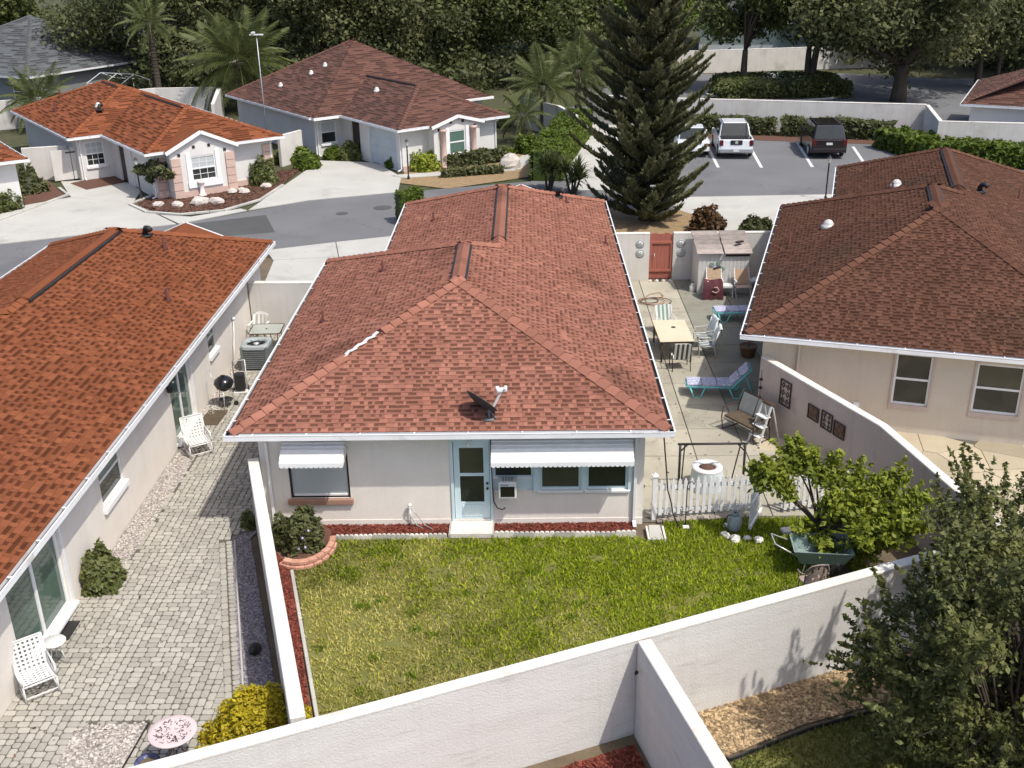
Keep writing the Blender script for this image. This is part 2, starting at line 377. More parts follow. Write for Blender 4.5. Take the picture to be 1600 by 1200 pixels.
# parking bay paint
for a, b_ in (((11.05,65.3),(10.62,58.3)), ((13.55,64.9),(12.95,58.1)), ((16.55,65),(15.72,58.1)), ((19.5,63.6),(18.85,59.3)), ((8.9,66),(8.2,59))):
    Lp, Rp = offset_strip([a, b_], .17); struct(MB().sheet([tuple(Lp[0]), tuple(Lp[1]), tuple(Rp[1]), tuple(Rp[0])], -.012).build('parking_line', LINE))
# kerb of the island
isl = thing('island_kerb', 'low kerb round the oval planted island in the far road', 'kerb', (19.7,85,0))
b = MB()
b.lathe([(1,.0),(1,.13),(.965,.13),(.965,0)], n=40, M=Matrix.Diagonal((5.6,4.0,1,1))); b.build('kerb_ring', CONC, isl)
struct(MB().lathe([(1,0),(1,.04),(0,.06)], (0,0,0), 40, M=T(19.7,85) @ Matrix.Diagonal((5.35,3.8,1,1))).build('island_soil', MULB))
# ---------------------------------------------------------------- concrete patio slabs beside the main house
pat = struct(MB().sheet([(2.5,20.75),(9,20.75),(11.5,38.5),(2.5,38.5)], -.012).build('concrete_patio', PAVB))
xs = [2.56,4.25,5.55,7.2,9.1,11.2]; ys = [20.95,22.4,23.95,25.5,27.05,28.55,30.1,31.6,33.15,34.7,36.2,38.4]
for j in range(len(ys)-1):
    for i in range(len(xs)-1):
        if ys[j] < 26 and xs[i] > 7: continue
        sk_ = -.055*(ys[j]-29); sk2 = -.055*(ys[j+1]-29)
        sk_, sk2 = -sk_*.0, -sk2*.0
        m = CONCY if i < 2 or j < 4 and i < 3 else CONCG
        MB().bx(xs[i]+G, xs[i+1]-G, ys[j]+G, ys[j+1]-G, -.04, .012+random.uniform(0,.004), random.uniform(.88,1.1)).build('slab', m, pat, bevel=.006)
# ---------------------------------------------------------------- flagstones behind the right-hand house
def clip(poly, px, py, nx, ny):
    out = []
    for i in range(len(poly)):
        a, b2 = poly[i], poly[(i+1) % len(poly)]; da = (a[0]-px)*nx+(a[1]-py)*ny; db = (b2[0]-px)*nx+(b2[1]-py)*ny
        if da <= 0: out.append(a)
        if (da < 0) != (db < 0) and da != db:
            t = da/(da-db); out.append((a[0]+(b2[0]-a[0])*t, a[1]+(b2[1]-a[1])*t))
    return out
fl = struct(MB().sheet([(6.4,26.2),(8.4,21.4),(8.9,15),(16,15),(16,23.6)], -.01).build('flagstone_patio', PAVB))
rr = random.Random(3); sites = []
for i in range(9):
    for j in range(12):
        sites.append((7+i*1.0+rr.uniform(-.38,.38), 15+j*.95+rr.uniform(-.36,.36)))
for k, (sx, sy) in enumerate(sites):
    if not (8.0 < sx+.25*(sy-20) and sy < 26.5-.29*(sx-6.3) and sx < 15): continue
    q = [(sx-1.2,sy-1.2),(sx+1.2,sy-1.2),(sx+1.2,sy+1.2),(sx-1.2,sy+1.2)]
    for l, (tx, ty) in enumerate(sites):
        if l == k or abs(tx-sx) > 2.4 or abs(ty-sy) > 2.4: continue
        dx, dy = tx-sx, ty-sy; d = math.hypot(dx, dy); q = clip(q, sx+dx/2-dx/d*.008, sy+dy/2-dy/d*.008, dx/d, dy/d)
        if len(q) < 3: break
    if len(q) >= 3: MB().prism(q, -.03, .01+rr.uniform(0,.012), rr.uniform(.78,1.18)).build('flagstone', STONE, fl)
# ---------------------------------------------------------------- paver patio of the left-hand house
pvp = [(-9.12,11.6),(-9.12,33),(-5.95,32.8),(-5.95,20.9),(-6.68,20.05),(-5.27,15.05),(-4.95,14.0),(-5.5,12.6),(-5.5,11.6)]
pav = struct(MB().sheet(pvp+[(-5.4,11.6)], -.02).build('paver_patio', PAVB))
NX, NY, UN = 24, 24, .072
def tile_block(seed):
    r_ = random.Random(seed); g = [[-1]*NX for _ in range(NY)]; out = []
    def fits(x, y, w, h): return all(g[(y+j) % NY][(x+i) % NX] < 0 for i in range(w) for j in range(h))
    def put(x, y, w, h, v):
        for i in range(w):
            for j in range(h): g[(y+j) % NY][(x+i) % NX] = v
    cells = [(x, y) for y in range(NY) for x in range(NX)]; steps = [0]
    def rec(k):
        steps[0] += 1
        if steps[0] > 60000: return False
        while k < len(cells) and g[cells[k][1]][cells[k][0]] >= 0: k += 1
        if k == len(cells): return True
        x, y = cells[k]; op = [(3,2)]*5+[(2,3)]*4+[(2,2)]*2; r_.shuffle(op); seen = set()
        for w, h in op:
            if (w, h) in seen: continue
            seen.add((w, h))
            if fits(x, y, w, h):
                put(x, y, w, h, 1); out.append((x, y, w, h))
                if rec(k+1): return True
                put(x, y, w, h, -1); out.pop()
        return False
    return out if rec(0) else None
blk = None; sd = 0
while blk is None: sd += 1; blk = tile_block(sd)
grav_sq = [(-7.78,12.0),(-7.72,14.2),(-6.55,14.27),(-6.72,12.0)]
strip_l = [(-9.12,19.0),(-8.62,19.0),(-8.55,24.6),(-9.12,24.9)]
plist = []
for bi in range(-1, 4):
    for bj in range(0, 16):
        for x, y, w, h in blk:
            px0 = -9.3+(bi*NX+x)*UN; py0 = 11+(bj*NY+y)*UN; plist.append((px0+w*UN/2, py0+h*UN/2, w, h, 0.))
pc = np.array([(p[0], p[1]) for p in plist])
inner = [(-9.12,11.6),(-9.12,33),(-5.95,32.8),(-5.95,20.9),(-6.85,20.05),(-5.44,15.05),(-5.2,14.2),(-5.7,12.6),(-5.7,11.6)]
keep = inside(pc, inner) & ~inside(pc, grav_sq) & ~inside(pc, strip_l)
# pieces cut by the slanted border are trimmed to it
bn = Vector((5.0, 1.41)).normalized(); bp = Vector((-6.86, 20.05)); cut = []
for p in plist:
    x, y, w, h, _ = p
    if not (12.4 < y < 20.1): continue
    cs = [(x+sx*(w*UN/2-.006), y+sy*(h*UN/2-.006)) for sx, sy in ((-1,-1),(1,-1),(1,1),(-1,1))]; ds = [(c[0]-bp.x)*bn.x+(c[1]-bp.y)*bn.y for c in cs]
    if min(ds) < -.02 and max(ds) > 0: cut.append((p, clip(cs, bp.x, bp.y, bn.x, bn.y)))
cutset = {id(c[0]) for c in cut}
plist = [p for p, k in zip(plist, keep) if k and id(p) not in cutset]
bd = Vector((-5.27+6.68, 15.05-20.05)); ba = math.atan2(bd.y, bd.x); nb = int(bd.length/.216)
for i in range(nb+5):
    q = Vector((-6.785, 20.03))+bd.normalized()*(i+.5)*.216; plist.append((q.x, q.y, 3, 2, ba))
    q = Vector((-6.64, 20.07))+bd.normalized()*(i+.4)*.144; plist.append((q.x, q.y, 2, 2, ba))
for i in range(nb+5, int((nb+5)*1.5)):
    q = Vector((-6.64, 20.07))+bd.normalized()*(i+.4)*.144; plist.append((q.x, q.y, 2, 2, ba))
plist.sort(key=lambda p: p[0]**2+p[1]**2)
def paver_mb(w, h, tone, M=None, b=None):
    b = b or MB(); x, y = w*UN/2-.008, h*UN/2-.008; c = .026; e = .012
    ring = lambda x, y, c, z: [(-x+c,-y,z),(x-c,-y,z),(x,-y+c,z),(x,y-c,z),(x-c,y,z),(-x+c,y,z),(-x,y-c,z),(-x,-y+c,z)]
    vs = ring(x, y, c, -.02)+ring(x, y, c, .0)+ring(x-e, y-e, c, .007)
    fs = [(i, (i+1) % 8, 8+(i+1) % 8, 8+i) for i in range(8)]+[(8+i, 8+(i+1) % 8, 16+(i+1) % 8, 16+i) for i in range(8)]+[tuple(range(16, 24))]
    return b.add(vs, fs, tone, M)
pcache = {}; rest = MB()
for _, q in cut:
    if len(q) >= 3: rest.prism(q, -.02, .006, random.choice((.86,.92,.97,1.02,1.07,1.12)))
for k, (x, y, w, h, a) in enumerate(plist):
    tn = random.choice((.86,.92,.97,1.02,1.07,1.12)); M = T(x, y, random.uniform(0,.004)) @ rotz(a+random.uniform(-.02,.02))
    if 10 < k < 310:
        if (w, h, tn) not in pcache: pcache[w, h, tn] = paver_mb(w, h, tn).mesh('paver', PAV)
        obj('paver', pcache[w, h, tn], pav, None, M)
    else: paver_mb(w, h, tn, M, rest)
rest.build('paver_field', PAV, pav, kind='stuff')
# gravel and mulch beds
def bed(name, poly, m, z=-.012): return struct(MB().sheet(poly, z).build(name, m))
bed('gravel_bed', grav_sq, GRV1); stones('bed_gravel', grav_sq, 2600, .016, .042, GRV1, 0, label='pale pebbles filling the square bed in the pavers', cat='gravel')
bed('gravel_bed', strip_l, GRV1); stones('strip_gravel', strip_l, 5000, .012, .03, GRV1, 0, label='pale pebble strip along the foot of the orange-roofed house', cat='gravel')
gl2 = [(-9.12,26.6),(-8.75,26.7),(-8.8,29.4),(-8.3,31.5),(-9.12,31.8)]
stones('corner_gravel', gl2, 2500, .015, .04, GRV1, 0.01, label='white pebbles round the air conditioner and kettle grill', cat='gravel')
gra = [(-6.62,20.3),(-6.05,20.55),(-6.2,20.2),(-4.35,14.5),(-5.1,14.3),(-5.17,15.05),(-6.58,20.05)]
bed('gravel_bed', gra, GRV2); stones('wall_gravel', gra, 7500, .012, .03, GRV2, 0, label='grey pebble strip between pavers and angled white wall', cat='gravel')
tanp = [(2.95,14.75),(2.5,13.75),(3.15,13.4),(4.6,14.15),(7,15.0),(9.5,15.3),(9.5,17),(6.6,15.85)]
bed('gravel_bed', tanp, GRV3); stones('tan_gravel', tanp, 7000, .018, .045, GRV3, 0, label='tan river gravel strip along the foot of the long wall', cat='gravel')
chips('red_mulch', [(-2.4,11.9),(1.66,13.65),(2.4,11.5),(-2,11)], 4500, .07, MULR, .0, label='red wood mulch in the corner below the long wall', cat='mulch')
bed('mulch_bed', [(-3,11.7),(1.7,13.7),(2.4,11),(-2,11)], MULR)
mb1 = [(-4.75,20.25),(-1.78,20.28),(-1.78,20.72),(-4.75,20.72)]; mb2 = [(-.82,20.3),(2.35,20.3),(2.35,20.72),(-.82,20.72)]
for p, lb in ((mb1, 'red mulch bed along the house wall left of the back door'), (mb2, 'red mulch bed under the three windows right of the back door')):
    bed('mulch_bed', p, MULR); chips('bed_mulch', p, 2200, .06, MULR, 0, label=lb, cat='mulch')
mwa = [(-5.72,19.9),(-5.05,19.0),(-3.78,14.35),(-3.4,12.5),(-3.3,12.3),(-3.35,12.6),(-5.95,20.4)]
bed('mulch_bed', mwa, MULR); chips('wall_mulch', mwa, 5200, .06, MULR, 0, label='narrow red mulch strip inside the angled wall', cat='mulch')
mpl = [(-5.6,20.6),(-5.1,19.1),(-4.7,19.1),(-4.45,19.5),(-4.4,20.4),(-4.7,20.7)]
bed('mulch_bed', mpl, MULB, .05)
mh3 = [(-19.5,51.5),(-18.2,49.9),(-16.4,49.3),(-14.6,50.0),(-13.3,52),(-12.85,55.2),(-12.6,59.5),(-14,58.8),(-19,54)]
bed('mulch_bed', mh3, MULB, -.006); chips('front_mulch', mh3, 6000, .1, MULB, 0, label='brown bark mulch in the curved bed below the gabled window', cat='mulch')
bed('mulch_bed', [(-24.8,48.6),(-23.6,53.6),(-26.2,57.4),(-31,52),(-29,47)], MULB, -.004)
bed('mulch_bed', [(-24.5,56.4),(-22.9,58.9),(-21.5,56.5),(-23,54.8)], MULB, .006)
bed('mulch_bed', [(-6.9,55.6),(-4,54),(.3,56.6),(.4,63.5),(-.5,63.5),(-6.4,60)], MULT, -.006)
bed('mulch_bed', [(5.6,44.2),(7.6,44.2),(9,46.2),(7.2,49),(3.5,49.5),(2.8,46)], MULT, -.004)
bed('mulch_bed', [(-5.6,41.2),(-4.8,41.2),(-4.8,45.3),(-5.65,45)], MULR, -.006)
bed('flower_bed', [(10,70),(9,67.4),(24.3,63.3),(24.6,66.5)], MULB, -.006)
bed('lawn_far', [(12,99),(24,99.5),(26,112),(10,112)], mat('far_grass', (.12,.20,.02), (.17,.24,.03), .5, 1, fine=.3, fscale=4), -.01)
struct(MB().beam((-6.9,57.0,.0),(-.6,58.6,.0),.9,.02).beam((-.7,58.5,.0),(.9,64.6,.0),.9,.018).build('front_path', CONC))
# kerb edging along mulch beds (concrete)
def edging(name, label, pts, w=.09, h=.1, m=None, piece=.6):
    th = thing(name, label, 'edging', (pts[0][0], pts[0][1], 0)); o_ = Vector((*pts[0], 0))
    for a, c in zip(pts[:-1], pts[1:]):
        a, c = Vector((*a, 0)), Vector((*c, 0)); n = max(1, round((c-a).length/piece))
        for i in range(n):
            p = a.lerp(c, (i+.01)/n)-o_; q = a.lerp(c, (i+.99)/n)-o_; u = Vector((0,0,h/2-.02))
            MB().beam(p+u, q+u, w, h, random.uniform(.85,1.1)).build('kerb_piece', m or CONC, th, bevel=.01)
edging('bed_kerb', 'thin pale kerb between lawn and mulch along angled wall', [(-5.0,18.85),(-3.62,14.2),(-3.22,12.55)], .07, .08)
edging('bed_kerb', 'curved concrete kerb round the bark bed of the gabled house', [(-19.0,53.3),(-19.55,51.4),(-18.2,49.8),(-16.4,49.2),(-14.5,49.9),(-13.2,52),(-12.75,55.2)], .16, .1, piece=.8)
edging('bed_kerb', 'pale kerb beside the far left driveway and shrubs', [(-24.8,48.5),(-23.5,53.6),(-24.6,55.2)], .15, .1, piece=.9)
edging('bed_kerb', 'white kerb beside paver border along grey gravel', [(-6.53,20.12),(-5.12,15.1),(-4.87,14.2)], .04, .05)
edging('bed_kerb', 'black strip edging between lower lawn and tan gravel', [(2.55,13.55),(3.2,13.3),(4.65,14.0),(7,14.85),(9.5,15.15)], .03, .08, DARK)
edging('bed_kerb', 'black strip edging on the right side of the square pebble bed', [(-6.53,14.27),(-6.7,12)], .03, .05, DARK)
# scalloped concrete edging along the house beds: each block carries a row of lobes
def scallops(label, x0, x1, y, n):
    th = thing('scalloped_edging', label, 'edging', (x0, y, 0)); w = (x1-x0)/n
    for i in range(n):
        m_ = MB(); k = 4
        for j in range(k):
            c = w*(j+.5)/k; r_ = w/k/2
            pr = [(-r_,-.03),(r_,-.03)]+[(r_*math.cos(t*PI/5), .07+r_*math.sin(t*PI/5)) for t in range(6)]
            vs = [(c+p, -.03, q) for p, q in pr]+[(c+p, .03, q) for p, q in pr]; L_ = len(pr)
            m_.add(vs, [tuple(range(L_)), tuple(range(2*L_-1, L_-1, -1))]+[(i_, i_+L_, (i_+1) % L_+L_, (i_+1) % L_) for i_ in range(L_)])
        m_.build('edging_block', CONC if random.random() < .7 else CAPW, th).location = (w*i+random.uniform(0,.01), random.uniform(-.015,.015), random.uniform(-.012,.01))
scallops('scalloped concrete edging left of the back step', -4.3, -1.82, 20.13, 6)
scallops('scalloped concrete edging right of the back step', -.78, 2.36, 20.17, 7)
# lawn
lawn = [(-4.95,18.95),(-3.6,14.2),(-3.2,12.5),(5.8,16.1),(6.9,18.6),(7.6,20.9),(5.2,20.85),(3.05,20.75),(2.9,19.95),(2.35,20.12),(-4.3,20.08),(-4.5,19.3)]
struct(MB().sheet(lawn, -.008).build('lawn', TURF))
P = pts_in(lawn, 115000)
dry = np.clip(1.15*vnoise(P, 1.1, 1)+.55*vnoise(P, .4, 2)-.42+np.clip((-P[:,0]-0)*.07, -.35, .3)-np.clip((P[:,1]-18.5)*.08, -.1, .3), 0, 1)
bare = vnoise(P, .55, 9)*vnoise(P, .23, 10)
k = (rng.random(len(P)) < np.clip(1-dry*.5, .4, 1)) & ~((bare > .5) & (rng.random(len(P)) < .75))
sel = rng.random(len(P)) < np.clip(.42-.17*P[:,0]+.5*(dry-.4)-.10*(P[:,1]-17), .03, .92)
blades('lawn_grass', P[k & sel], .02, .07, GRAS, np.clip(dry+rng.normal(0,.22,len(P)), 0, 1)[k & sel], 'dry yellowish grass blades across the left of the back lawn', 'grass')
blades('lawn_grass', P[k & ~sel], .025, .085, GRSG, np.clip(rng.normal(.5,.25,len(P))+.25*(dry-.3), 0, 1)[k & ~sel], 'lush bright green grass blades toward the picket fence', 'grass')
wd0 = pts_in(lawn, 45); P = np.repeat(wd0, 60, 0)+rng.normal(0, .08, (45*60, 2)); P = P[inside(P, lawn)]
blades('lawn_weeds', P, .04, .09, GRSG, np.clip(rng.normal(.15,.15,len(P)), 0, 1), 'darker weed tufts dotted over the back lawn', 'weeds')
lawn2 = [(2.85,11.2),(2.6,13.4),(3.2,13.25),(4.6,13.95),(7,14.8),(10,15.1),(10,11.2)]
struct(MB().sheet(lawn2, -.008).build('lower_lawn', TURF))
P = pts_in(lawn2, 22000); blades('lower_grass', P, .025, .07, GRSD, np.clip(vnoise(P, .8, 5)+rng.normal(0,.25,len(P)), 0, 1), 'dim green grass beyond the side wall at the bottom corner', 'grass')
# ---------------------------------------------------------------- boundary walls
wall('angled white wall between the paver patio and the back lawn', [(-6.02,20.55),(-3.42,12.28)], 1.82, .22, body=CAPG)
wall('long white wall across the bottom of the back lawn', [(-6.3,10.78),(-3.22,12.05),(1.75,14.08),(5.75,15.75),(10.2,17.6)], 1.9, .2)
wall('short white wall running toward the viewer from the long wall', [(1.83,13.95),(2.75,10.6)], 1.9, .22)
wall('pink plastered wall with hanging pictures beside the flagstones', [(6.28,26.1),(8.1,21.85),(8.85,17.9),(9.4,15)], 1.85, .2, body=STUCP)
wall('white wall with wall plates left of the red gate', [(2.62,38.5),(4.62,38.5)], 1.82, .2, body=STUCW)
wall('white wall behind the garden shed, right of the red gate', [(5.5,38.5),(9.9,38.45)], 1.82, .2, body=STUCW)
wall('white wall closing the far end of the paver patio', [(-9.1,33.1),(-5.95,33.0)], 1.82, .2, body=STUCW)
wall('long grey wall behind the parked cars', [(4.3,73.5),(6.2,71.9),(9,71.0),(24.7,66.8)], 1.9, .22, body=STUCW)
wall('white wall corner stepping out right of the parking', [(24.7,66.6),(23.45,60.9),(27.7,59.85),(40,57.3)], 1.9, .22, body=STUCW)
wall('far white wall beyond the planted island', [(2,96.8),(13.6,97.8),(20.6,98.9),(36,101)], 1.9, .22, body=STUCW)
wall('white wall behind the gabled orange-roofed house', [(-42,71),(-35.8,73.9),(-26.9,79),(-22.2,79.2),(-20.5,71)], 1.9, .2, body=STUCW)
wall('white wall beside the brown house near the palms', [(-.2,72),(2.2,68.2),(3.1,64.5)], 1.9, .2, body=STUCW)
wall('white wall joining the gabled house to the brown house', [(-13.9,60.2),(-13.0,62.0)], 1.7, .18, body=STUCW)
wall('white wall with a gate left of the gabled house', [(-27.2,57.3),(-25.0,57.9)], 1.75, .16, body=STUCW)

chips('leaf_litter', [(2.7,21.2),(6,21.2),(6.2,26),(9,37),(2.7,38)], 260, .055, MULB, .016, label='few dry leaves scattered on the concrete patio', cat='leaf litter')
chips('leaf_litter', [(-9,12),(-5.6,13),(-6.9,20),(-6.1,32),(-9,32)], 220, .05, MULB, .01, label='few dry leaves scattered on the pavers', cat='leaf litter')
# ---------------------------------------------------------------- houses
CAMP = Vector((0, 0, CAMZ))
def window(par, M, u0, u1, z0, z1, kind='hung', frame=None, pane=None, pane2=None, sill=None, fw=.05, depth=.09, grid=None):
    frame = frame or WHITE; pane = pane or GLASS; b = MB(); d0, d1 = -depth, -depth+.05
    b.bx(u0, u0+fw, d0, d1, z0, z1, 1, M).bx(u1-fw, u1, d0, d1, z0, z1, 1, M).bx(u0+fw, u1-fw, d0, d1, z0, z0+fw, 1, M).bx(u0+fw, u1-fw, d0, d1, z1-fw, z1, 1, M)
    zm = (z0+z1)/2; um = (u0+u1)/2; ps = []
    if kind == 'hung':
        b.bx(u0+fw, u1-fw, d0, d1-.005, zm-fw*.5, zm+fw*.5, 1, M); ps = [(u0+fw, u1-fw, zm+fw*.5, z1-fw, pane), (u0+fw, u1-fw, z0+fw, zm-fw*.5, pane2 or pane)]
    elif kind == 'slide':
        b.bx(um-fw*.6, um+fw*.6, d0, d1-.005, z0+fw, z1-fw, 1, M); ps = [(u0+fw, um-fw*.6, z0+fw, z1-fw, pane), (um+fw*.6, u1-fw, z0+fw, z1-fw, pane2 or pane)]
    else: ps = [(u0+fw, u1-fw, z0+fw, z1-fw, pane)]
    if grid:
        for (a, c, e, f, _) in ps:
            for i in range(1, grid[0]): x = a+(c-a)*i/grid[0]; b.bx(x-.011, x+.011, d0+.024, d0+.034, e, f, 1, M)
            for i in range(1, grid[1]): z = e+(f-e)*i/grid[1]; b.bx(a, c, d0+.025, d0+.033, z-.011, z+.011, 1, M)
    w = b.build('window', frame, par)
    for (a, c, e, f, m) in ps: MB().bx(a, c, d0+.005, d0+.02, e, f, 1, M).build('pane', m, w)
    if sill: MB().bx(u0-.06, u1+.06, -.02, .08, z0-.13, z0, 1, M).build('sill', sill, w, bevel=.01)
    return w
def wall_side(par, A, B, h, holes, mat_, z0=-.04, depth=.11):
    A, B = Vector((*A, 0)), Vector((*B, 0)); e = (B-A).normalized(); o = Vector((e.y, -e.x, 0)); L = (B-A).length
    M = Matrix(((e.x, o.x, 0, A.x), (e.y, o.y, 0, A.y), (0, 0, 1, 0), (0, 0, 0, 1)))
    us = sorted({0, L}|{q for hh in holes for q in hh[:2]}); zs = sorted({z0, h}|{q for hh in holes for q in hh[2:4]}); b = MB()
    for i in range(len(us)-1):
        for j in range(len(zs)-1):
            um, zm = (us[i]+us[i+1])/2, (zs[j]+zs[j+1])/2
            if any(hh[0] < um < hh[1] and hh[2] < zm < hh[3] for hh in holes): continue
            b.add([(us[i],0,zs[j]),(us[i+1],0,zs[j]),(us[i+1],0,zs[j+1]),(us[i],0,zs[j+1])], [(0,1,2,3)], 1, M)
    for (a, c, p, q) in [hh[:4] for hh in holes]:
        D = -depth-.03
        b.add([(a,0,p),(c,0,p),(c,0,q),(a,0,q),(a,D,p),(c,D,p),(c,D,q),(a,D,q)], [(0,4,5,1),(1,5,6,2),(2,6,7,3),(3,7,4,0)], 1, M)
    b.build('wall', mat_, par); return M
TABW = (.06,.09,.125,.165)
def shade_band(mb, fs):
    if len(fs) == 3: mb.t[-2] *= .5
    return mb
class House: pass
def house(label, loc, rz, W, L, yL, wi, pit, ze, shm, wallm, oh=.45, hb=None, mirror=False, holes=None, exp=.13, tabs=TABW, nind=300, gable=None, vents=True, caps=True, fascia=None, wallmats=None, only_roof=False):
    H = House(); E = thing('house', label, 'house', (loc[0], loc[1], 0), rz); H.E = E
    if mirror: E.scale = (-1, 1, 1)
    hb = hb or W/2; r2 = (W-wi)/2; zt = pit*W/2; zr = pit*r2; holes = holes or {}
    V3 = lambda x, y, z: Vector((x, y, ze+z))
    P = dict(B0=V3(0,0,0), B1=V3(W,0,0), pk=V3(W/2,hb,zt), rb=V3(W/2,yL-W/2,zt), s0=V3(0,yL,0), s1=V3(wi,yL,0), vr=V3(W-r2,yL-r2,zr), fr=V3(W-r2,L-r2,zr), f0=V3(wi,L,0), f1=V3(W,L,0))
    planes = {'back': ['B0','B1','pk'], 'left': ['s0','B0','pk','rb'], 'far': ['s1','s0','rb','vr'], 'fleft': ['f0','s1','vr','fr'], 'front': ['f1','f0','fr'], 'right': ['B1','f1','fr','vr','rb','pk']}
    if wi < .05: planes.pop('far'); planes['left'] = ['f0','B0','pk','fr']; planes.pop('fleft'); planes['right'] = ['B1','f1','fr','pk']
    deck = MB()
    for k, p in planes.items(): q = [P[a] for a in p]; deck.add(q, [tuple(range(len(q)))], .55)
    roof = deck.build('roof', shm, E); H.roof = roof
    # soffit and fascia
    out = [(0,0),(W,0),(W,L),(wi,L),(wi,yL),(0,yL)] if wi > .05 else [(0,0),(W,0),(W,L),(0,L)]
    b = MB(); n = len(out); b.add([(x,y,ze-.17) for x,y in out], [tuple(range(n-1,-1,-1))])
    for i in range(n):
        a, c = out[i], out[(i+1) % n]; b.add([(*a,ze-.17),(*c,ze-.17),(*c,ze-.002),(*a,ze-.002)], [(0,1,2,3)])
    b.build('soffit', fascia or GUT, E)
    if only_roof: n = 0
    # gutters on every eave
    ng = 0
    for i in range(n):
        a, c = Vector((*out[i],0)), Vector((*out[(i+1) % n],0)); d = (c-a).normalized(); o = Vector((d.y,-d.x,0)); ln = (c-a).length
        if ln < .5: continue
        inner = wi > .05 and i in (3, 4)
        x0 = 0 if inner and i == 4 else -.115; x1 = ln if inner and i == 3 else ln+.115
        M = Matrix(((d.x,o.x,0,a.x),(d.y,o.y,0,a.y),(0,0,1,ze),(0,0,0,1)))
        g = MB(); g.bx(x0, x1, .105, .118, -.13, -.012, 1, M).bx(x0, x1, .004, .105, -.13, -.118, 1, M).bx(x0, x1, .092, .125, -.012, -.004, 1, M)
        gg = g.build('gutter', GUT, E)
        dk = MB().bx(x0+.01, x1-.01, .006, .104, -.114, -.08, 1, M).build('gutter_shadow_line', DBRN, gg); dk.name = 'gutter_shade_strip'  # dark strip painting the shade inside the open trough
        k = x0+.6
        hg = MB()
        while k < x1: hg.bx(k, k+.03, .004, .12, -.012, -.003, 1, M); k += 1.15
        hg.build('gutter_hanger', GUT, gg, kind='stuff')
    # shingles
    Mw = Matrix.Translation((loc[0], loc[1], 0)) @ rotz(rz) @ (Matrix.Diagonal((-1,1,1,1)) if mirror else Matrix.Identity(4))
    cand = []; rest = MB(); rd = random.Random(int(W*1000+loc[0]*10))
    for k, p in planes.items():
        q = [P[a] for a in p]; A = q[0]; e = (q[1]-q[0]).normalized(); nn = e.cross(q[2]-q[0]).normalized(); s = nn.cross(e)
        uv = [((x-A).dot(e), (x-A).dot(s)) for x in q]; vmax = max(v for _, v in uv); r_ = 0
        while r_*exp < vmax-.02:
            v0 = r_*exp; vm = min(v0+exp*.5, vmax-.01); xs_ = []
            for i in range(len(uv)):
                (a1, b1), (a2, b2) = uv[i], uv[(i+1) % len(uv)]
                if (b1 > vm) != (b2 > vm): xs_.append(a1+(a2-a1)*(vm-b1)/(b2-b1))
            r_ += 1
            if len(xs_) < 2: continue
            lo, hi = min(xs_), max(xs_); u = lo+rd.uniform(-.12, 0); raised = rd.random() < .5
            while u < hi:
                w = rd.choice(tabs); raised = (not raised) if rd.random() < .75 else raised
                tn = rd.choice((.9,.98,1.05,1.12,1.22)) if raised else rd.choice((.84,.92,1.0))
                a0, a1 = max(u, lo), min(u+w, hi); u += w
                if a1-a0 < .01: continue
                full = abs((a1-a0)-w) < 1e-6; org = A+e*a0+s*(v0-.004)
                top = min(exp*1.12, vmax-v0+.004)
                cand.append((org, e, s, nn, a1-a0, raised, tn, full and top > exp*1.1, top, w))
    if nind:
        order = sorted(range(len(cand)), key=lambda i: ((Mw @ cand[i][0])-CAMP).length if cand[i][7] and inview(Mw @ cand[i][0]) else 1e9)
        ind = set(order[:nind])
    else: ind = set()
    cache = {}
    def tab_geo(w, top, th):
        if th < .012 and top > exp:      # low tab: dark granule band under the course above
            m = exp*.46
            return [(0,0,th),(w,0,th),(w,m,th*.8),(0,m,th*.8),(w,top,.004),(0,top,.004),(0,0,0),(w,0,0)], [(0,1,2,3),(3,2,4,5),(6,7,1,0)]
        return [(0,0,0),(w,0,0),(w,top,.002),(0,top,.002),(0,0,th),(w,0,th),(w,top,.004),(0,top,.004)], [(4,5,6,7),(0,1,5,4),(1,2,6,5),(3,0,4,7)]
    for i, (org, e, s, nn, w, raised, tn, full, top, wn) in enumerate(cand):
        th = .017 if raised else .008
        M = Matrix(((e.x,s.x,nn.x,org.x),(e.y,s.y,nn.y,org.y),(e.z,s.z,nn.z,org.z),(0,0,0,1)))
        if i in ind:
            key = (wn, raised, tn)
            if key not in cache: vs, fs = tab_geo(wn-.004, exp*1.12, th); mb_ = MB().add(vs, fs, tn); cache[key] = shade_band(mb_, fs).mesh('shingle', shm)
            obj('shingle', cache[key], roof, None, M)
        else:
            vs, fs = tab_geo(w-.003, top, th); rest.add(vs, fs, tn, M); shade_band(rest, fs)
    rest.build('shingle_field', shm, roof, kind='stuff')
    # hip caps and ridge vents
    def capline(a, c, n1, n2, skip=None, step=.29, wd_=.175):
        d = (c-a); Ln = d.length; d.normalize(); l = n1.cross(d); l = l if l.dot(n2) < 0 else -l; r = n2.cross(d); r = r if r.dot(n1) < 0 else -r
        up = (n1+n2).normalized(); ms = {}; k = 0
        while k*step < Ln:
            if not (skip and skip[0] < k*step < skip[1]):
                tn = rd.choice((1.0,1.1,1.2))
                if tn not in ms:
                    vs = []
                    for t, hgt in ((0,.075),(step*1.2,.035)):
                        vs += [d*t+l*wd_+up*(hgt*.55), d*t+up*(hgt+.02), d*t+r*wd_+up*(hgt*.55)]
                    vs += [vs[0]-up*.07, vs[1]-up*.07, vs[2]-up*.07]
                    ms[tn] = MB().add(vs, [(0,1,4,3),(1,2,5,4),(6,7,1,0),(7,8,2,1)], tn).mesh('hip_cap', shm)
                obj('hip_cap', ms[tn], roof, None, Matrix.Translation(a+d*(k*step)))
            k += 1
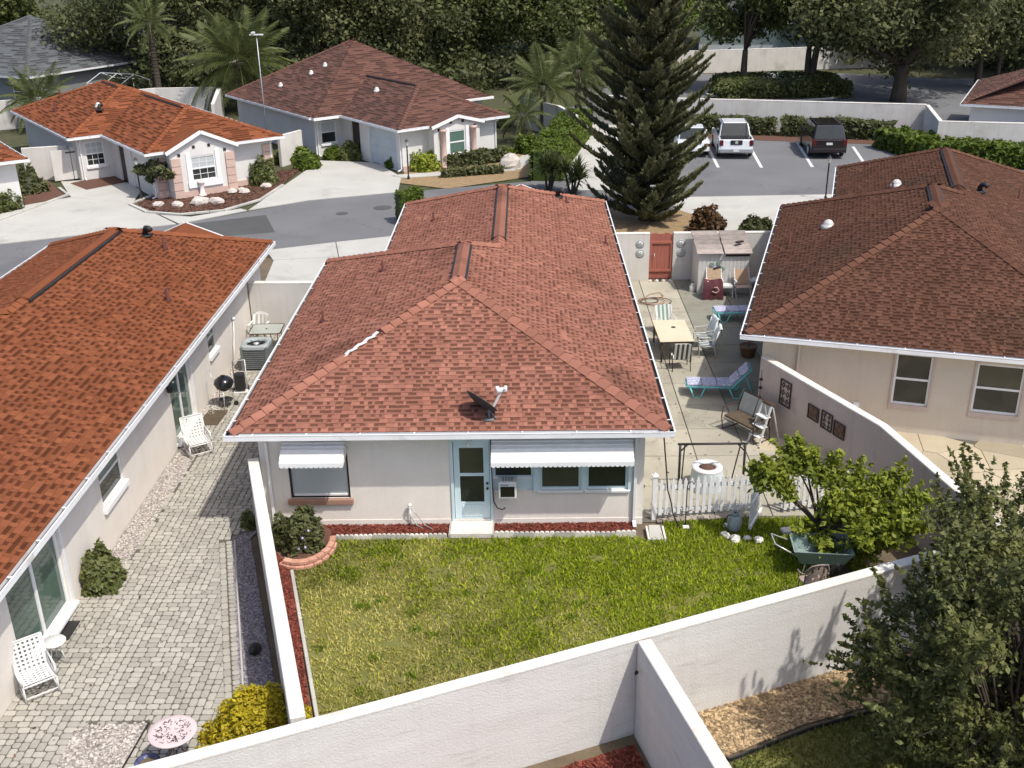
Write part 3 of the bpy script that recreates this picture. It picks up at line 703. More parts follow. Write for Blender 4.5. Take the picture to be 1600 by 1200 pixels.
    def nrm(k): q = [P[a] for a in planes[k]]; return (q[1]-q[0]).cross(q[2]-q[0]).normalized()
    H.capline = capline; H.P = P; H.nrm = nrm
    if caps:
        capline(P['B0'], P['pk'], nrm('left'), nrm('back'), caps if isinstance(caps, tuple) else None)
        capline(P['B1'], P['pk'], nrm('right'), nrm('back'))
        if wi > .05:
            capline(P['s0'], P['rb'], nrm('left'), nrm('far')); capline(P['vr'], P['rb'], nrm('right'), nrm('far')); capline(P['f0'], P['fr'], nrm('fleft'), nrm('front')); capline(P['f1'], P['fr'], nrm('right'), nrm('front'))
            capline(P['vr'], P['vr']+(P['fr']-P['vr']).normalized()*.9, nrm('fleft'), nrm('right'))
    if vents and wi > .05:
        for a, c, n1, n2 in ((P['pk']+Vector((0,.1,0)), P['rb']-Vector((0,.1,0)), nrm('left'), nrm('right')), (P['vr']+Vector((0,.9,0)), P['fr']-Vector((0,.15,0)), nrm('fleft'), nrm('right'))):
            if (c-a).y < .3: continue
            l = Vector((-1,0,-pit)).normalized(); r = Vector((1,0,-pit)).normalized()
            for nm, w_, z_, m in (('ridge_vent', .17, .10, shm), ('vent_edge', .225, .072, DARK)):
                b = MB()
                vs = []
                for q in (a, c): vs += [q+l*w_+Vector((0,0,z_)), q+Vector((0,0,z_)), q+r*w_+Vector((0,0,z_)), q+l*w_+Vector((0,0,-.02)), q+r*w_+Vector((0,0,-.02))]
                b.add(vs, [(0,5,6,1),(1,6,7,2),(0,3,8,5),(2,7,9,4),(0,1,2,4,3),(5,8,9,7,6)], .95)
                if nm == 'ridge_vent': pv = b.build(nm, m, roof)
                else: b.build(nm, m, E)
    # walls
    if only_roof: return H
    h = ze-.16; I = [(oh,oh),(W-oh,oh),(W-oh,L-oh),(wi+oh,L-oh),(wi+oh,yL-oh),(oh,yL-oh)] if wi > .05 else [(oh,oh),(W-oh,oh),(W-oh,L-oh),(oh,L-oh)]
    nms = ['back','right','front','fleft','step','left'] if wi > .05 else ['back','right','front','left']
    H.M = {}
    for i, nm in enumerate(nms): H.M[nm] = wall_side(E, I[i], I[(i+1) % len(I)], h, holes.get(nm, []), (wallmats or {}).get(nm, wallm))
    if gable:      # shallow bay with its own gable in front of the garage wing
        xg, hw, rise, ym, gm = gable; za = ze+rise; yf = L+.36; yb = L-rise/pit; yw_ = L+.2; bw = hw-.22
        b = MB()
        for sgn in (-1, 1):
            x0 = xg+sgn*hw
            b.add([(x0,yf,ze-.03),(xg,yf,za),(xg,yb,za+.005),(x0,L-.05,ze-.03)], [(0,1,2,3)], .95)
            b.add([(x0,yf,ze-.08),(xg,yf,za-.05),(xg,yb,za-.045),(x0,L-.05,ze-.08)], [(0,1,2,3)], .8)
        b.build('gable_roof', shm, E)
        b = MB()
        for sgn in (-1, 1): b.beam((xg+sgn*hw,yf+.02,ze-.10),(xg,yf+.02,za-.07),.05,.17)
        b.build('gable_trim', WHITE, E)
        MB().add([(xg-bw,yw_,ze-.2),(xg+bw,yw_,ze-.2),(xg+bw,yw_,ze+rise*(1-bw/hw)-.08),(xg,yw_,za-.08),(xg-bw,yw_,ze+rise*(1-bw/hw)-.08)], [(0,1,2,3,4)]).build('gable_wall', gm, E)
        H.M['bay'] = wall_side(E, (xg+bw,yw_), (xg-bw,yw_), ze-.2, holes.get('bay', []), gm)
        wall_side(E, (xg-bw,yw_), (xg-bw,L-oh), ze-.2, [], gm); wall_side(E, (xg+bw,L-oh), (xg+bw,yw_), ze-.2, [], gm); H.bw = bw
    return H
def inview(p, mx=30):
    d = p-CAMP; z = d.dot(cf)
    if z < 1: return False
    x = 800+1655.8*d.dot(cr)/z; y = 600-1655.8*d.dot(cu)/z
    return mx < x < 1600-mx and mx < y < 1200-mx
def downspout(par, M, u, ztop, m=None, d=.0):
    m = m or GUT; b = MB()
    b.bx(u-.045, u+.045, .33, .42, ztop-.12, ztop-.01, 1, M)
    b.add([tuple(M @ Vector(p)) for p in [(u-.035,.34,ztop-.12),(u+.035,.34,ztop-.12),(u+.035,.41,ztop-.12),(u-.035,.41,ztop-.12),(u-.035,.012,ztop-.35),(u+.035,.012,ztop-.35),(u+.035,.082,ztop-.35),(u-.035,.082,ztop-.35)]], [(0,1,5,4),(1,2,6,5),(2,3,7,6),(3,0,4,7)])
    b.bx(u-.035, u+.035, .012, .082, .12, ztop-.35, 1, M)
    b.add([tuple(M @ Vector(p)) for p in [(u-.04,.01,.12),(u+.04,.01,.12),(u+.04,.09,.12),(u-.04,.09,.12),(u-.04,.25,.0),(u+.04,.25,.0),(u+.04,.28,.07),(u-.04,.28,.07)]], [(0,1,5,4),(1,2,6,5),(2,3,7,6),(3,0,4,7),(4,5,6,7)])
    b.build('downspout', m, par, bevel=.006)
def roofpt(H, plane, x, y):
    q = H.P[{'back':'B0','left':'B0','right':'B1','fleft':'f0','front':'f1'}[plane]]; n = H.nrm(plane)
    return Vector((x, y, q.z-(n.x*(x-q.x)+n.y*(y-q.y))/n.z))
PIPE = mat('pipe_boot', (.10,.028,.02), (.08,.025,.02), 5, .7)
DOME = mat('white_dome', (.55,.54,.51), (.46,.45,.42), 5, .35)
def roof_pipe(H, plane, x, y, h=.3, r=.035):
    p = roofpt(H, plane, x, y); MB().lathe([(.10,-.05),(.10,.02),(r,.07),(r,h),(r*.7,h),(r*.7,h-.05)], p, 10).build('vent_pipe', PIPE, H.roof, True)
def roof_dome(H, plane, x, y, r=.17):
    p = roofpt(H, plane, x, y); d = MB().lathe([(r*1.3,-.08),(r*1.3,.05),(r,.06),(r*.95,.12),(r*.7,.19),(r*.35,.23),(0,.24)], p, 16).build('dome_vent', DOME, H.roof, True)
def roof_goose(H, plane, x, y):
    p = roofpt(H, plane, x, y); MB().tube([p+Vector((0,0,-.05)), p+Vector((0,0,.18)), p+Vector((.05,-.04,.26)), p+Vector((.15,-.1,.27)), p+Vector((.22,-.14,.2))], .085, 8).box(tuple(p+Vector((0,0,.02))), (.36,.36,.05)).build('gooseneck_vent', DARK, H.roof, True)

main = house('beige stucco house with worn red shingle hip roof in the centre', (-6.369,20.273), 0, 9.375, 20.128, 12.655, 1.799, .397, 2.55, SHA, STUC, caps=(3.1,4.35), nind=300,
             holes={'back': [(.60,1.94,.70,2.02), (4.25,5.08,.10,2.11), (5.14,6.03,.86,1.98), (6.17,7.09,.86,1.98), (7.2,8.13,.86,1.98)]}, gable=(6.2,1.6,.62,0,STUC))
left = house('white stucco house with bright orange shingle roof beside the paver patio', (-18.125,13.25), 0, 9.375, 22, 14.53, 1.8, .397, 2.55, SHB, STUCL, oh=.4, nind=300, exp=.14, tabs=(.08,.12,.16,.21),
             holes={'right': [(1.75,3.95,.14,2.08), (6.15,7.45,1.02,2.12), (11.05,12.75,.14,2.05), (14.6,15.42,1.14,2.02)]}, gable=(6.4,1.6,.62,0,STUCL))
right = house('tan stucco house with brown shingle hip roof on the right', (5.69,25.94), -.2887, 9.6, 21.4, 13.9, 1.85, .44, 2.55, SHC, STUCR, hb=6.2, nind=300,
              holes={'back': [(3.36,4.26,.80,2.22), (5.30,6.42,.80,2.14), (7.5,8.3,.8,2.14)]})
PINKQ = mat('pink_quoin', (.55,.40,.33), (.49,.35,.29), 2, .85, .2)
GREYW = mat('pale_facade', (.66,.64,.60), (.60,.58,.54), 1, .9, .2)
GARD = mat('garage_door', (.62,.60,.55), (.56,.54,.49), 2, .7)
gab = house('white house with orange hip roof and a white gable over its window', (-31.41,66.03), R(217), 9, 19, 12.05, 1.75, .40, 2.4, SHB, GREYW, mirror=True, exp=.2, tabs=(.5,.7,.9), nind=0, caps=True,
            holes={'bay': [(1.03,2.33,.75,2.0)], 'step': [(.35,1.35,.7,2.0)], 'fleft': [(.7,3.5,0,2.05),(4.6,5.6,0,2.1)]}, gable=(4.5,1.9,.85,0,GREYW))
brn = house('white house with large maroon hip roof and arched window', (-19.63,71.63), R(217), 9, 19, 12.05, 1.75, .46, 2.4, SHD, GREYW, mirror=True, exp=.2, tabs=(.5,.7,.9), nind=0, caps=True,
            holes={'bay': [(.98,2.08,.7,2.0)], 'step': [(.35,1.35,.7,2.05)], 'fleft': [(.6,3.6,0,2.05),(4.7,5.7,0,2.15)]}, gable=(5.4,1.75,.45,0,GREYW))
edgeh = house('orange-roofed house corner at the far left edge', (-42.7,60.8), R(217), 9, 19, 12.05, 1.75, .40, 2.4, SHB, GREYW, mirror=True, exp=.22, tabs=(.7,.9), nind=0)
farr = house('low white house with maroon roof behind the wall corner on the right', (25.6,63.6), -.46, 15, 11, 11, .01, .42, 2.4, SHD, GREYW, exp=.22, tabs=(.7,.9), nind=0)
grey1 = house('grey house with charcoal shingle roof in the far left corner', (-51.5,88.5), -.46, 16, 16, 16, .01, .45, 2.5, SHG, mat('grey_siding', (.20,.21,.21), (.17,.18,.18), 1, .9), exp=.3, tabs=(.9,1.2), nind=0, holes={'back': [(13.2,14.2,.7,1.9)]})
grey2 = house('further grey-roofed house behind the oaks on the far left', (-46,108), -.3, 15, 14, 14, .01, .45, 2.5, SHG, GREYW, exp=.3, tabs=(.9,1.2), nind=0)
farw = house('distant pale blue-white house behind the far lawn', (17.5,114), -.25, 12, 12, 12, .01, .5, 3.0, SHG, mat('pale_blue_wall', (.55,.58,.62), None, 1, .9), exp=.3, tabs=(.9,1.2), nind=0)
# main house: back openings
M = main.M['back']; E = main.E
w1 = window(E, M, .60, 1.94, .70, 2.02, 'fixed', DBRN, SHADE, sill=TERRA, fw=.045)
MB().bx(.67,1.87,-.075,-.045,.74,.79,1,M).build('shade_rail', WHITE, w1)
for (a, c) in ((6.17,7.09),(7.2,8.13)): window(E, M, a, c, .86, 1.98, 'fixed', BLUEP, GLASSO if a < 7 else GLASS, sill=None, fw=.055); 
w3 = window(E, M, 5.14, 6.03, 1.16, 1.98, 'fixed', BLUEP, GLASS, fw=.05)
MB().bx(5.14,6.03,-.09,-.05,.86,1.16,1,M).build('filler_panel', BLUEP, w3); MB().bx(5.14,6.03,-.05,-.02,1.14,1.19,1,M).build('sash_rail', WHITE, w3)
for i, (a, c) in enumerate(((6.13,7.13),(7.16,8.17))): MB().bx(a, c, -.02, .05, .80, .86, 1, M).build('window_ledge', WHITE, E, bevel=.008)
b = MB(); b.bx(6.03,6.17,.002,.03,.84,1.99,1,M).bx(7.09,7.2,.002,.03,.84,1.99,1,M).bx(5.08,5.14,.002,.03,.84,1.99,1,M).bx(8.13,8.2,.002,.03,.84,1.99,1,M); b.build('window_trim', BLUEP, E)
# the blue back door
fr = MB(); fr.bx(4.20,4.26,-.02,.035,.08,2.17,1,M).bx(5.07,5.13,-.02,.035,.08,2.17,1,M).bx(4.26,5.07,-.02,.035,2.1,2.17,1,M); fr.build('door_frame', BLUEP, E)
dr = MB()
u0, u1, z0, z1 = 4.27, 5.06, .11, 2.09
dr.bx(u0,u0+.13,-.06,-.02,z0,z1,1,M).bx(u1-.13,u1,-.06,-.02,z0,z1,1,M).bx(u0+.13,u1-.13,-.06,-.02,1.92,z1,1,M).bx(u0+.13,u1-.13,-.06,-.02,1.22,1.29,1,M).bx(u0+.13,u1-.13,-.06,-.02,z0,.56,1,M)
dr.bx(u0+.17,u1-.17,-.021,-.008,.2,.48,1,M)
door = dr.build('door', BLUEP, E)
MB().bx(u0+.13,u1-.13,-.05,-.04,1.29,1.92,1,M).build('pane', GLASSO, door); MB().bx(u0+.13,u1-.13,-.05,-.04,.56,1.22,1,M).build('pane', GLASS, door)
for z in (1.06,.93): MB().ball(tuple(M @ Vector((u1-.055,.03,z))), .03).build('door_knob', DARK, door, True)
MB().bx(4.62,4.70,.0,.06,2.16,2.2,1,M).tube([tuple(M @ Vector(p)) for p in ((4.66,.03,2.18),(4.66,.12,2.16),(4.62,.16,2.1))],.02,6).ball(tuple(M @ Vector((4.62,.17,2.09))),.05).build('porch_light', WHITE, E, True)
# back step
st = thing('back_step', 'small painted concrete step below the pale blue door', 'step', (-1.28,20.4,0)); MB().bx(-.47,.47,-.24,.3,-.03,.10).build('tread', CAPW, st, bevel=.012)
MB().bx(-.5,-.475,-.26,.3,-.03,.07).bx(.475,.5,-.26,.3,-.03,.07).build('step_side', CONC, st)
for u, m in ((.18,GUT),(8.28,BLUEP)): downspout(E, M, u, 2.5, GUT)
# plinth line
MB().bx(0,8.475,.0,.012,-.03,.14,1,M).build('plinth', STUC, E)
# awnings
def awning(label, x0, x1, z1, z0, d, n):
    t = thing('awning', label, 'awning', (x0, 20.72, 0)); w = x1-x0; k = 6
    for i in range(k):
        a, c = i/k, (i+1)/k
        f = lambda q: (.01+d*q**.85, z1-(z1-z0)*q*q*.35-(z1-z0)*q*.65)
        (y0, h0), (y1, h1) = f(a), f(c); b = MB(); s_ = 0
        b.add([(0,-y0,h0+s_),(w,-y0,h0+s_),(w,-y1,h1+s_+.03),(0,-y1,h1+s_+.03),(0,-y1,h1-.004),(w,-y1,h1-.004)], [(0,3,2,1),(3,4,5,2)]); b.build('slat', WHITE, t)
    b = MB(); m_ = int(w/.1); pr = [(0,0)]
    for j in range(m_): pr += [(w*(j+.0)/m_,-.075),(w*(j+.25)/m_,-.105),(w*(j+.75)/m_,-.105),(w*(j+1)/m_,-.075)]
    pr += [(w,0)]; vs = [(x,-d-.012,z0+.012+z) for x,z in pr]+[(x,-d-.003,z0+.012+z) for x,z in pr]; L_ = len(pr)
    b.add(vs, [tuple(range(L_)), tuple(range(2*L_-1,L_-1,-1))]+[(i,i+L_,(i+1)%L_+L_,(i+1)%L_) for i in range(L_)]); b.build('valance', WHITE, t)
    for s_, x in ((0,0.004),(1,w-.004)):
        MB().add([(x-.003,-.01,z1),(x-.003,-d,z0),(x-.003,-d,z0-.07),(x-.003,-.01,z1-.32),(x+.003,-.01,z1),(x+.003,-d,z0),(x+.003,-d,z0-.07),(x+.003,-.01,z1-.32)], [(0,1,2,3),(7,6,5,4),(0,4,5,1),(2,6,7,3)]).build('side_wing', WHITE, t)
    MB().bx(0,w,-.03,-.002,z1,z1+.02).build('header_bar', DBRN, t)
awning('short white metal awning over the left window', -5.36, -3.98, 2.17, 1.86, .56, 4)
awning('long white metal awning over the three right windows', -.80, 2.27, 2.17, 1.84, .58, 4)
# right and left houses: openings
M = right.M['back']
for (a, c, p, q, k) in ((3.36,4.26,.80,2.22,0),(5.30,6.42,.80,2.14,1),(7.5,8.3,.8,2.14,0)):
    w = window(right.E, M, a, c, p, q, 'hung', WHITE, GLASSO if k else GLASS, GLASS, fw=.055)
    MB().bx(a-.05,a,.0,.03,p-.12,q+.05,1,M).bx(c,c+.05,.0,.03,p-.12,q+.05,1,M).bx(a,c,0,.03,p-.12,p,1,M).build('surround', STUCP, w)
downspout(right.E, M, .95, 2.5, STUCR); 
MB().bx(1.9+.55,2.05+.55,.0,.05,.62,.74,1,M).build('outlet_cover', GUT, right.E)
M = left.M['right']
for (a, c) in ((1.75,3.95),(11.05,12.75)):
    w = window(left.E, M, a, c, .14, 2.08 if a < 2 else 2.05, 'slide', WHITE, GLASSG, GLASSG, fw=.075); w.name = 'sliding_door'
    MB().bx(a-.08,c+.1,-.02,.12,.06,.14,1,M).build('threshold', WHITE, w, bevel=.01); MB().bx(c,c+.09,0,.04,.06,2.1,1,M).build('jamb_trim', WHITE, w)
for (a, c, p, q) in ((6.15,7.45,1.02,2.12),(14.6,15.42,1.14,2.02)): window(left.E, M, a, c, p, q, 'hung', WHITE, GLASSG, GLASS, sill=WHITE, fw=.05)
MB().lathe([(.0,0),(.07,0),(.09,.14),(0,.2)], tuple(M @ Vector((10.75,.12,1.72))), 10).build('wall_lamp', DARK, left.E, True)
MB().bx(20.2,20.35,.0,.08,.9,1.2,1,M).bx(20.45,20.5,0,.05,.5,1.3,1,M).build('meter_box', GUT, left.E)
b = MB(); b.ball(tuple(M @ Vector((17.2,.06,1.35))), .06).tube([tuple(M @ Vector(p)) for p in ((17.2,.05,1.3),(17.1,.05,.9),(16.9,.06,.6),(16.6,.1,.1))], .018, 6); b.build('drain_pipe', GUT, left.E, True)
# far facades
for Hh, tint in ((gab, PINKQ), (brn, PINKQ)):
    M = Hh.M['front']; E = Hh.E
    Mf = M; M = Hh.M['bay']; a, c, p, q = (1.03,2.33,.75,2.0) if Hh is gab else (.98,2.08,.7,2.0)
    window(E, M, a, c, p, q, 'hung', WHITE, SHADE if Hh is gab else mat('green_glass', (.10,.17,.13), None, 1, .1), GLASS if Hh is gab else MATS['green_glass'], fw=.07, grid=(3,2) if Hh is gab else None, depth=.07)
    MB().bx(a-.25,c+.25,.0,.1,.45,.74,1,M).build('window_apron', WHITE, E)
    MB().bx(a-.22,a-.002,.002,.05,.74,2.2,1,M).bx(c+.002,c+.22,.002,.05,.74,2.2,1,M).build('window_surround', WHITE, E)
    xs_ = ((.02,.5),(2.86,3.34)) if Hh is gab else ((a-.62,a-.3),(c+.3,c+.62))
    for (x0, x1) in xs_:
        if Hh is gab:
            for i in range(5): MB().bx(x0,x1,.002,.09,.02+i*.40,.02+i*.40+.375,1,M).build('quoin', PINKQ, E)
        else: MB().lathe([(.2,0),(.2,.1),(.15,.14),(.15,1.95),(.2,2.0),(.2,2.1)], tuple(M @ Vector(((x0+x1)/2,.14,.05))), 12).build('column', PINKQ, E, True)
    if Hh is gab:
        for (x0, x1) in ((.0,.55),(5.8,6.3)):
            for i in range(5): MB().bx(x0,x1,.002,.07,.02+i*.40,.02+i*.40+.375,1,Mf).build('quoin', PINKQ, E)
    MB().bx(0,6.35,.0,.05,-.02,.3,1,Mf).build('plinth', PINKQ, E); MB().bx(.03,2*Hh.bw-.03,.0,.04,-.02,.3,1,M).build('bay_plinth', PINKQ, E)
    for i, (gx, gz) in enumerate(((-1.2,-.3),(-.4,.35),(.4,.35),(1.2,-.3))):
        MB().bx((a+c)/2+gx-.07,(a+c)/2+gx+.07,.004,.03,2.22+gz*.5,2.36+gz*.5,1,M).build('wall_tile', DBRN, E)
    M = Hh.M['step']; window(E, M, .35, 1.35, .7, 2.0, 'hung', WHITE, SHADE, GLASS, sill=WHITE, fw=.06, grid=(3,2) if Hh is gab else None)
    M = Hh.M['fleft']; g0 = (.7,3.5) if Hh is gab else (.6,3.6)
    for i in range(4): MB().bx(g0[0],g0[1],-.1,-.06,.0+i*.512,.505+i*.512,1,M).build('garage_panel', GARD if Hh is gab else mat('garage_blue', (.50,.55,.57), None, 1, .7) if i == 0 else MATS['garage_blue'], E)
    dq = (4.6,5.6) if Hh is gab else (4.7,5.7)
    MB().bx(dq[0],dq[1],-.13,-.08,0,2.1,1,M).build('front_door', DBRN, E)
    downspout(E, Hh.M['fleft'], .12, 2.35); downspout(E, Hh.M['step'], 1.6, 2.35); downspout(E, Hh.M['front'], .1, 2.35)
window(grey1.E, grey1.M['back'], 13.2, 14.2, .7, 1.9, 'hung', WHITE, GLASS)
# roof fittings (house coordinates)
roof_pipe(main, 'left', 1.05, 5.75); roof_pipe(main, 'left', 2.3, 8.55); roof_pipe(main, 'fleft', 3.2, 15.4, .3)
roof_pipe(main, 'right', 9.0, 13.7, .3); roof_goose(main, 'right', 7.55, 17.9); roof_pipe(main, 'right', 7.85, 17.6, .2)
roof_goose(left, 'right', 6.35, 18.6); roof_pipe(left, 'right', 7.05, 18.1, .35, .05); roof_pipe(left, 'right', 8.2, 14.5, .35, .05)
roof_dome(right, 'left', 1.75, 8.4); roof_dome(right, 'fleft', 3.95, 14.2); roof_pipe(right, 'left', .6, 7.9, .4); roof_pipe(right, 'fleft', 3.8, 13.6, .3)
roof_pipe(right, 'right', 8.1, 14.2, .4); roof_dome(right, 'right', 8.9, 13.0, .2); roof_dome(right, 'right', 8.4, 9.2, .24); roof_goose(right, 'right', 6.5, 11.9)
roof_dome(gab, 'left', 2.6, 9.2, .15); roof_pipe(gab, 'left', 1.2, 5.4, .5, .06); roof_pipe(gab, 'left', 2.2, 3, .5, .06); roof_goose(gab, 'left', 2.4, 10)
roof_dome(brn, 'fleft', 4.2, 12.6, .15)
# stripped stretch of the left hip: pale flashing left bare
a = main.P['B0']; d = (main.P['pk']-a).normalized()
for i in range(8):
    q = a+d*(3.2+i*.14)+Vector((-.012,.012,0))*(1 if i % 2 else -1); MB().box((0,0,0), (.17,.085,.012), 0, random.uniform(.85,1.05), Matrix.Translation(q+Vector((0,0,.035))) @ d.to_track_quat('X','Z').to_matrix().to_4x4() @ Matrix.Rotation(random.uniform(.15,.5)*(1 if i % 2 else -1),4,'Z')).build('bare_flashing', GUT, main.roof)
# taller and wider rear block of the brown house, joined to the same thing
rear = house('rear block', (-19.63,71.63), R(217), 12.5, 12.55, 12.55, .01, .55, 2.412, SHD, GREYW, mirror=True, exp=.2, tabs=(.5,.7,.9), nind=0, only_roof=True)
for ch in list(rear.E.children): ch.parent = brn.E
bpy.data.objects.remove(rear.E)
for (p, q) in (((8.6,.5),(12.05,.5)), ((12.05,.5),(12.05,12.1)), ((12.05,12.1),(8.6,12.1))): wall_side(brn.E, p, q, 2.24, [], GREYW)
MB().bx(9.12,12.62,12.56,12.66,2.27,2.40).bx(12.51,12.62,-.1,12.55,2.27,2.40).build('gutter', GUT, brn.E)
for x, y in ((1.6,5.0),(3.0,6.6),(3.8,7.0)): roof_dome(rear, 'left', x, y, .13)
roof_pipe(rear, 'left', 2.3, 6.4, .5, .06)
# ---------------------------------------------------------------- things on and round the houses
TEAL = mat('turquoise_plastic', (.16,.52,.52), (.13,.45,.46), 4, .45)
PLAST = mat('white_plastic', (.66,.655,.63), (.60,.59,.56), 3, .45, fine=.04)
CUSH = mat('floral_cushion', (.62,.60,.62), (.22,.24,.42), 14, .9, .2, 30, .1)
CREAM = mat('cream_top', (.62,.53,.38), (.57,.48,.34), 2, .6)
STRIPE = mat('pale_sling', (.60,.63,.58), (.52,.56,.52), 3, .8)
SLINGD = mat('dark_sling', (.05,.05,.045), (.07,.065,.055), 3, .8)
SLINGG = mat('green_stripe', (.22,.29,.24), (.18,.24,.2), 3, .8)
TOWEL = mat('pale_towel', (.60,.66,.63), (.52,.58,.56), 5, .95, .4, 40)
TAN = mat('tan_webbing', (.50,.37,.24), (.42,.30,.19), 6, .85)
PLAID = mat('red_plaid', (.45,.16,.12), (.52,.28,.20), 10, .85)
PINKF = mat('pink_seat', (.55,.40,.33), None, 4, .85)
MAROON = mat('maroon_print', (.10,.022,.03), (.05,.018,.022), 6, .8, .3, 20)
SILV = mat('galvanised', (.42,.44,.45), (.35,.37,.38), 3, .45, metal=.6)
ALU = mat('aluminium', (.62,.62,.62), (.5,.5,.5), 5, .4, metal=.5)
GREYB = mat('condenser_paint', (.16,.175,.17), (.13,.14,.135), 3, .6)
GREYL = mat('condenser_top', (.34,.37,.37), (.28,.31,.31), 3, .55)
TANK = mat('tank_grey', (.30,.36,.36), (.24,.29,.29), 5, .5, grime=(.2,.2,.18), gscale=6)
ENAM = mat('black_enamel', (.012,.012,.013), None, 3, .15, spec=.6, fine=0)
REDW = mat('red_gate_wood', (.36,.125,.085), (.30,.10,.07), 3, .8, .3, 30, stretch=(6,6,.6))
WOODG = mat('grey_weathered_wood', (.34,.29,.25), (.25,.21,.18), 4, .9, .5, 30, stretch=(1,1,6))
SHEDW = mat('shed_siding', (.58,.56,.52), (.52,.50,.46), 3, .85)
BROWNC = mat('brown_cushion', (.10,.075,.045), (.075,.055,.035), 4, .9)
GREYM = mat('grey_mesh', (.24,.26,.24), (.2,.21,.2), 4, .8)
POT = mat('brown_pot', (.16,.085,.05), (.11,.06,.035), 5, .6)
TUB = mat('green_grey_tub', (.22,.29,.27), (.18,.235,.22), 2, .5)
WICK = mat('lace_metal', (.40,.31,.26), (.26,.20,.17), 30, .7, .8, 60)
GLST = mat('glass_table', (.36,.38,.34), (.31,.33,.3), 2, .12, spec=.6)
ORN = mat('rose_white_mosaic', (.60,.49,.475), (.54,.43,.42), 3, .7)
COBALT = mat('cobalt_glaze', (.03,.04,.11), (.10,.11,.2), 9, .2)
RUST = mat('rust_iron', (.07,.04,.028), (.05,.03,.02), 8, .7)
TANH = mat('tan_hose', (.42,.25,.15), (.36,.2,.12), 4, .6)
ROCK = mat('pale_rock', (.55,.50,.45), (.40,.35,.30), 3, .9, .6, 8, .2, 12)
LAMPG = mat('lamp_glass', (.55,.52,.45), None, 3, .3)
FABW = mat('sheer_cloth', (.55,.60,.60), (.46,.51,.52), 4, .9)
# satellite dish
DISH = mat('dish_grey', (.055,.058,.06), (.045,.047,.05), 4, .55)
t = thing('satellite_dish', 'grey satellite dish on a mast at the back eave', 'satellite dish', (-.83,20.62,2.72)); t.scale = (1.35,1.35,1.35)
MB().tube([(0,0,-.06),(0,.02,.12),(-.04,.05,.2)], .022, 8).box((0,0,-.03), (.16,.16,.03)).tube([(.12,-.03,-.03),(0,.02,.12)], .012, 6).build('mast', GREYB, t, True)
nrm_ = Vector((.55,.45,.70)).normalized(); Q = nrm_.to_track_quat('Z','Y').to_matrix().to_4x4()
MB().lathe([(0,-.05),(.12,-.04),(.22,-.015),(.29,.02),(.295,.028),(.285,.03),(.21,-.002),(.11,-.026),(0,-.035)], (0,0,0), 24, 1., T(-.12,.04,.24) @ Q).build('reflector', DISH, t, True)
MB().beam((.04,.0,.12),(.2,.0,.44),.03,.035).build('feed_arm', PLAST, t)
MB().box((.2,0,.47),(.16,.08,.06),.3).box((.27,0,.49),(.05,.12,.07),0).box((.14,0,.5),(.06,.08,.05),0).build('receiver', PLAST, t, bevel=.012)
# cable down the wall, hose bib, window air conditioner
tag(MB().tube([(-.83,20.2,2.44),(-.83,20.62,2.3),(-.82,20.69,2.1),(-.80,20.69,1.0),(-.78,20.66,.62),(-.70,20.62,.47),(-.58,20.6,.44),(-.52,20.6,.49)], .014, 6).build('wall_cable', DARK, None, True), 'black cable hanging down the wall beside the blue door', 'cable')
t = thing('hose_bib', 'white standpipe tap with grey hose against the back wall', 'tap', (-2.66,20.66,0))
MB().tube([(0,0,-.02),(0,0,.5)], .018, 6).build('pipe', GUT, t, True); MB().ball((0,-.03,.55), .05).tube([(0,-.03,.53),(0,-.09,.5)], .02, 6).build('valve', PLAST, t, True)
MB().tube([(.02,-.08,.5),(.14,-.1,.38),(.32,-.14,.12),(.5,-.2,.03)], .011, 5).tube([(.02,-.06,.28),(.15,-.1,.08),(.3,-.16,.02)], .01, 5).build('hose', SILV, t, True)
t = thing('window_air_conditioner', 'white window air conditioner sticking out below the long awning', 'air conditioner', (-.46,20.56,1.03))
b = MB(); b.bx(-.2,.2,-.16,.16,-.2,.2); b.build('casing', PLAST, t, bevel=.015)
MB().bx(-.155,.155,-.168,-.161,-.15,.1).build('dark_grille', ENAM, t); g_ = MB()
for i in range(4): MB().bx(-.12+i*.065,-.075+i*.065,-.1,.1,.2,.206).build('top_vent', GREYL, t)
MB().bx(-.15,.02,-.172,-.163,.12,.17).build('control_strip', GREYL, t)
# salmon block planter wall
t = thing('block_planter', 'curved two-course salmon block planter at the left house corner', 'planter', (-4.9,19.8,0))
for c in range(2):
    n = 8
    for i in range(n):
        a = R(-118)+R(132)*(i+.5*(c % 2))/n; rr_ = .74-.03*c
        MB().box((math.cos(a)*rr_*.85, math.sin(a)*rr_*1.15, .045+c*.10), (.2,.13,.095), a+PI/2, random.uniform(.8,1.15)).build('block', BRICK, t, bevel=.015)
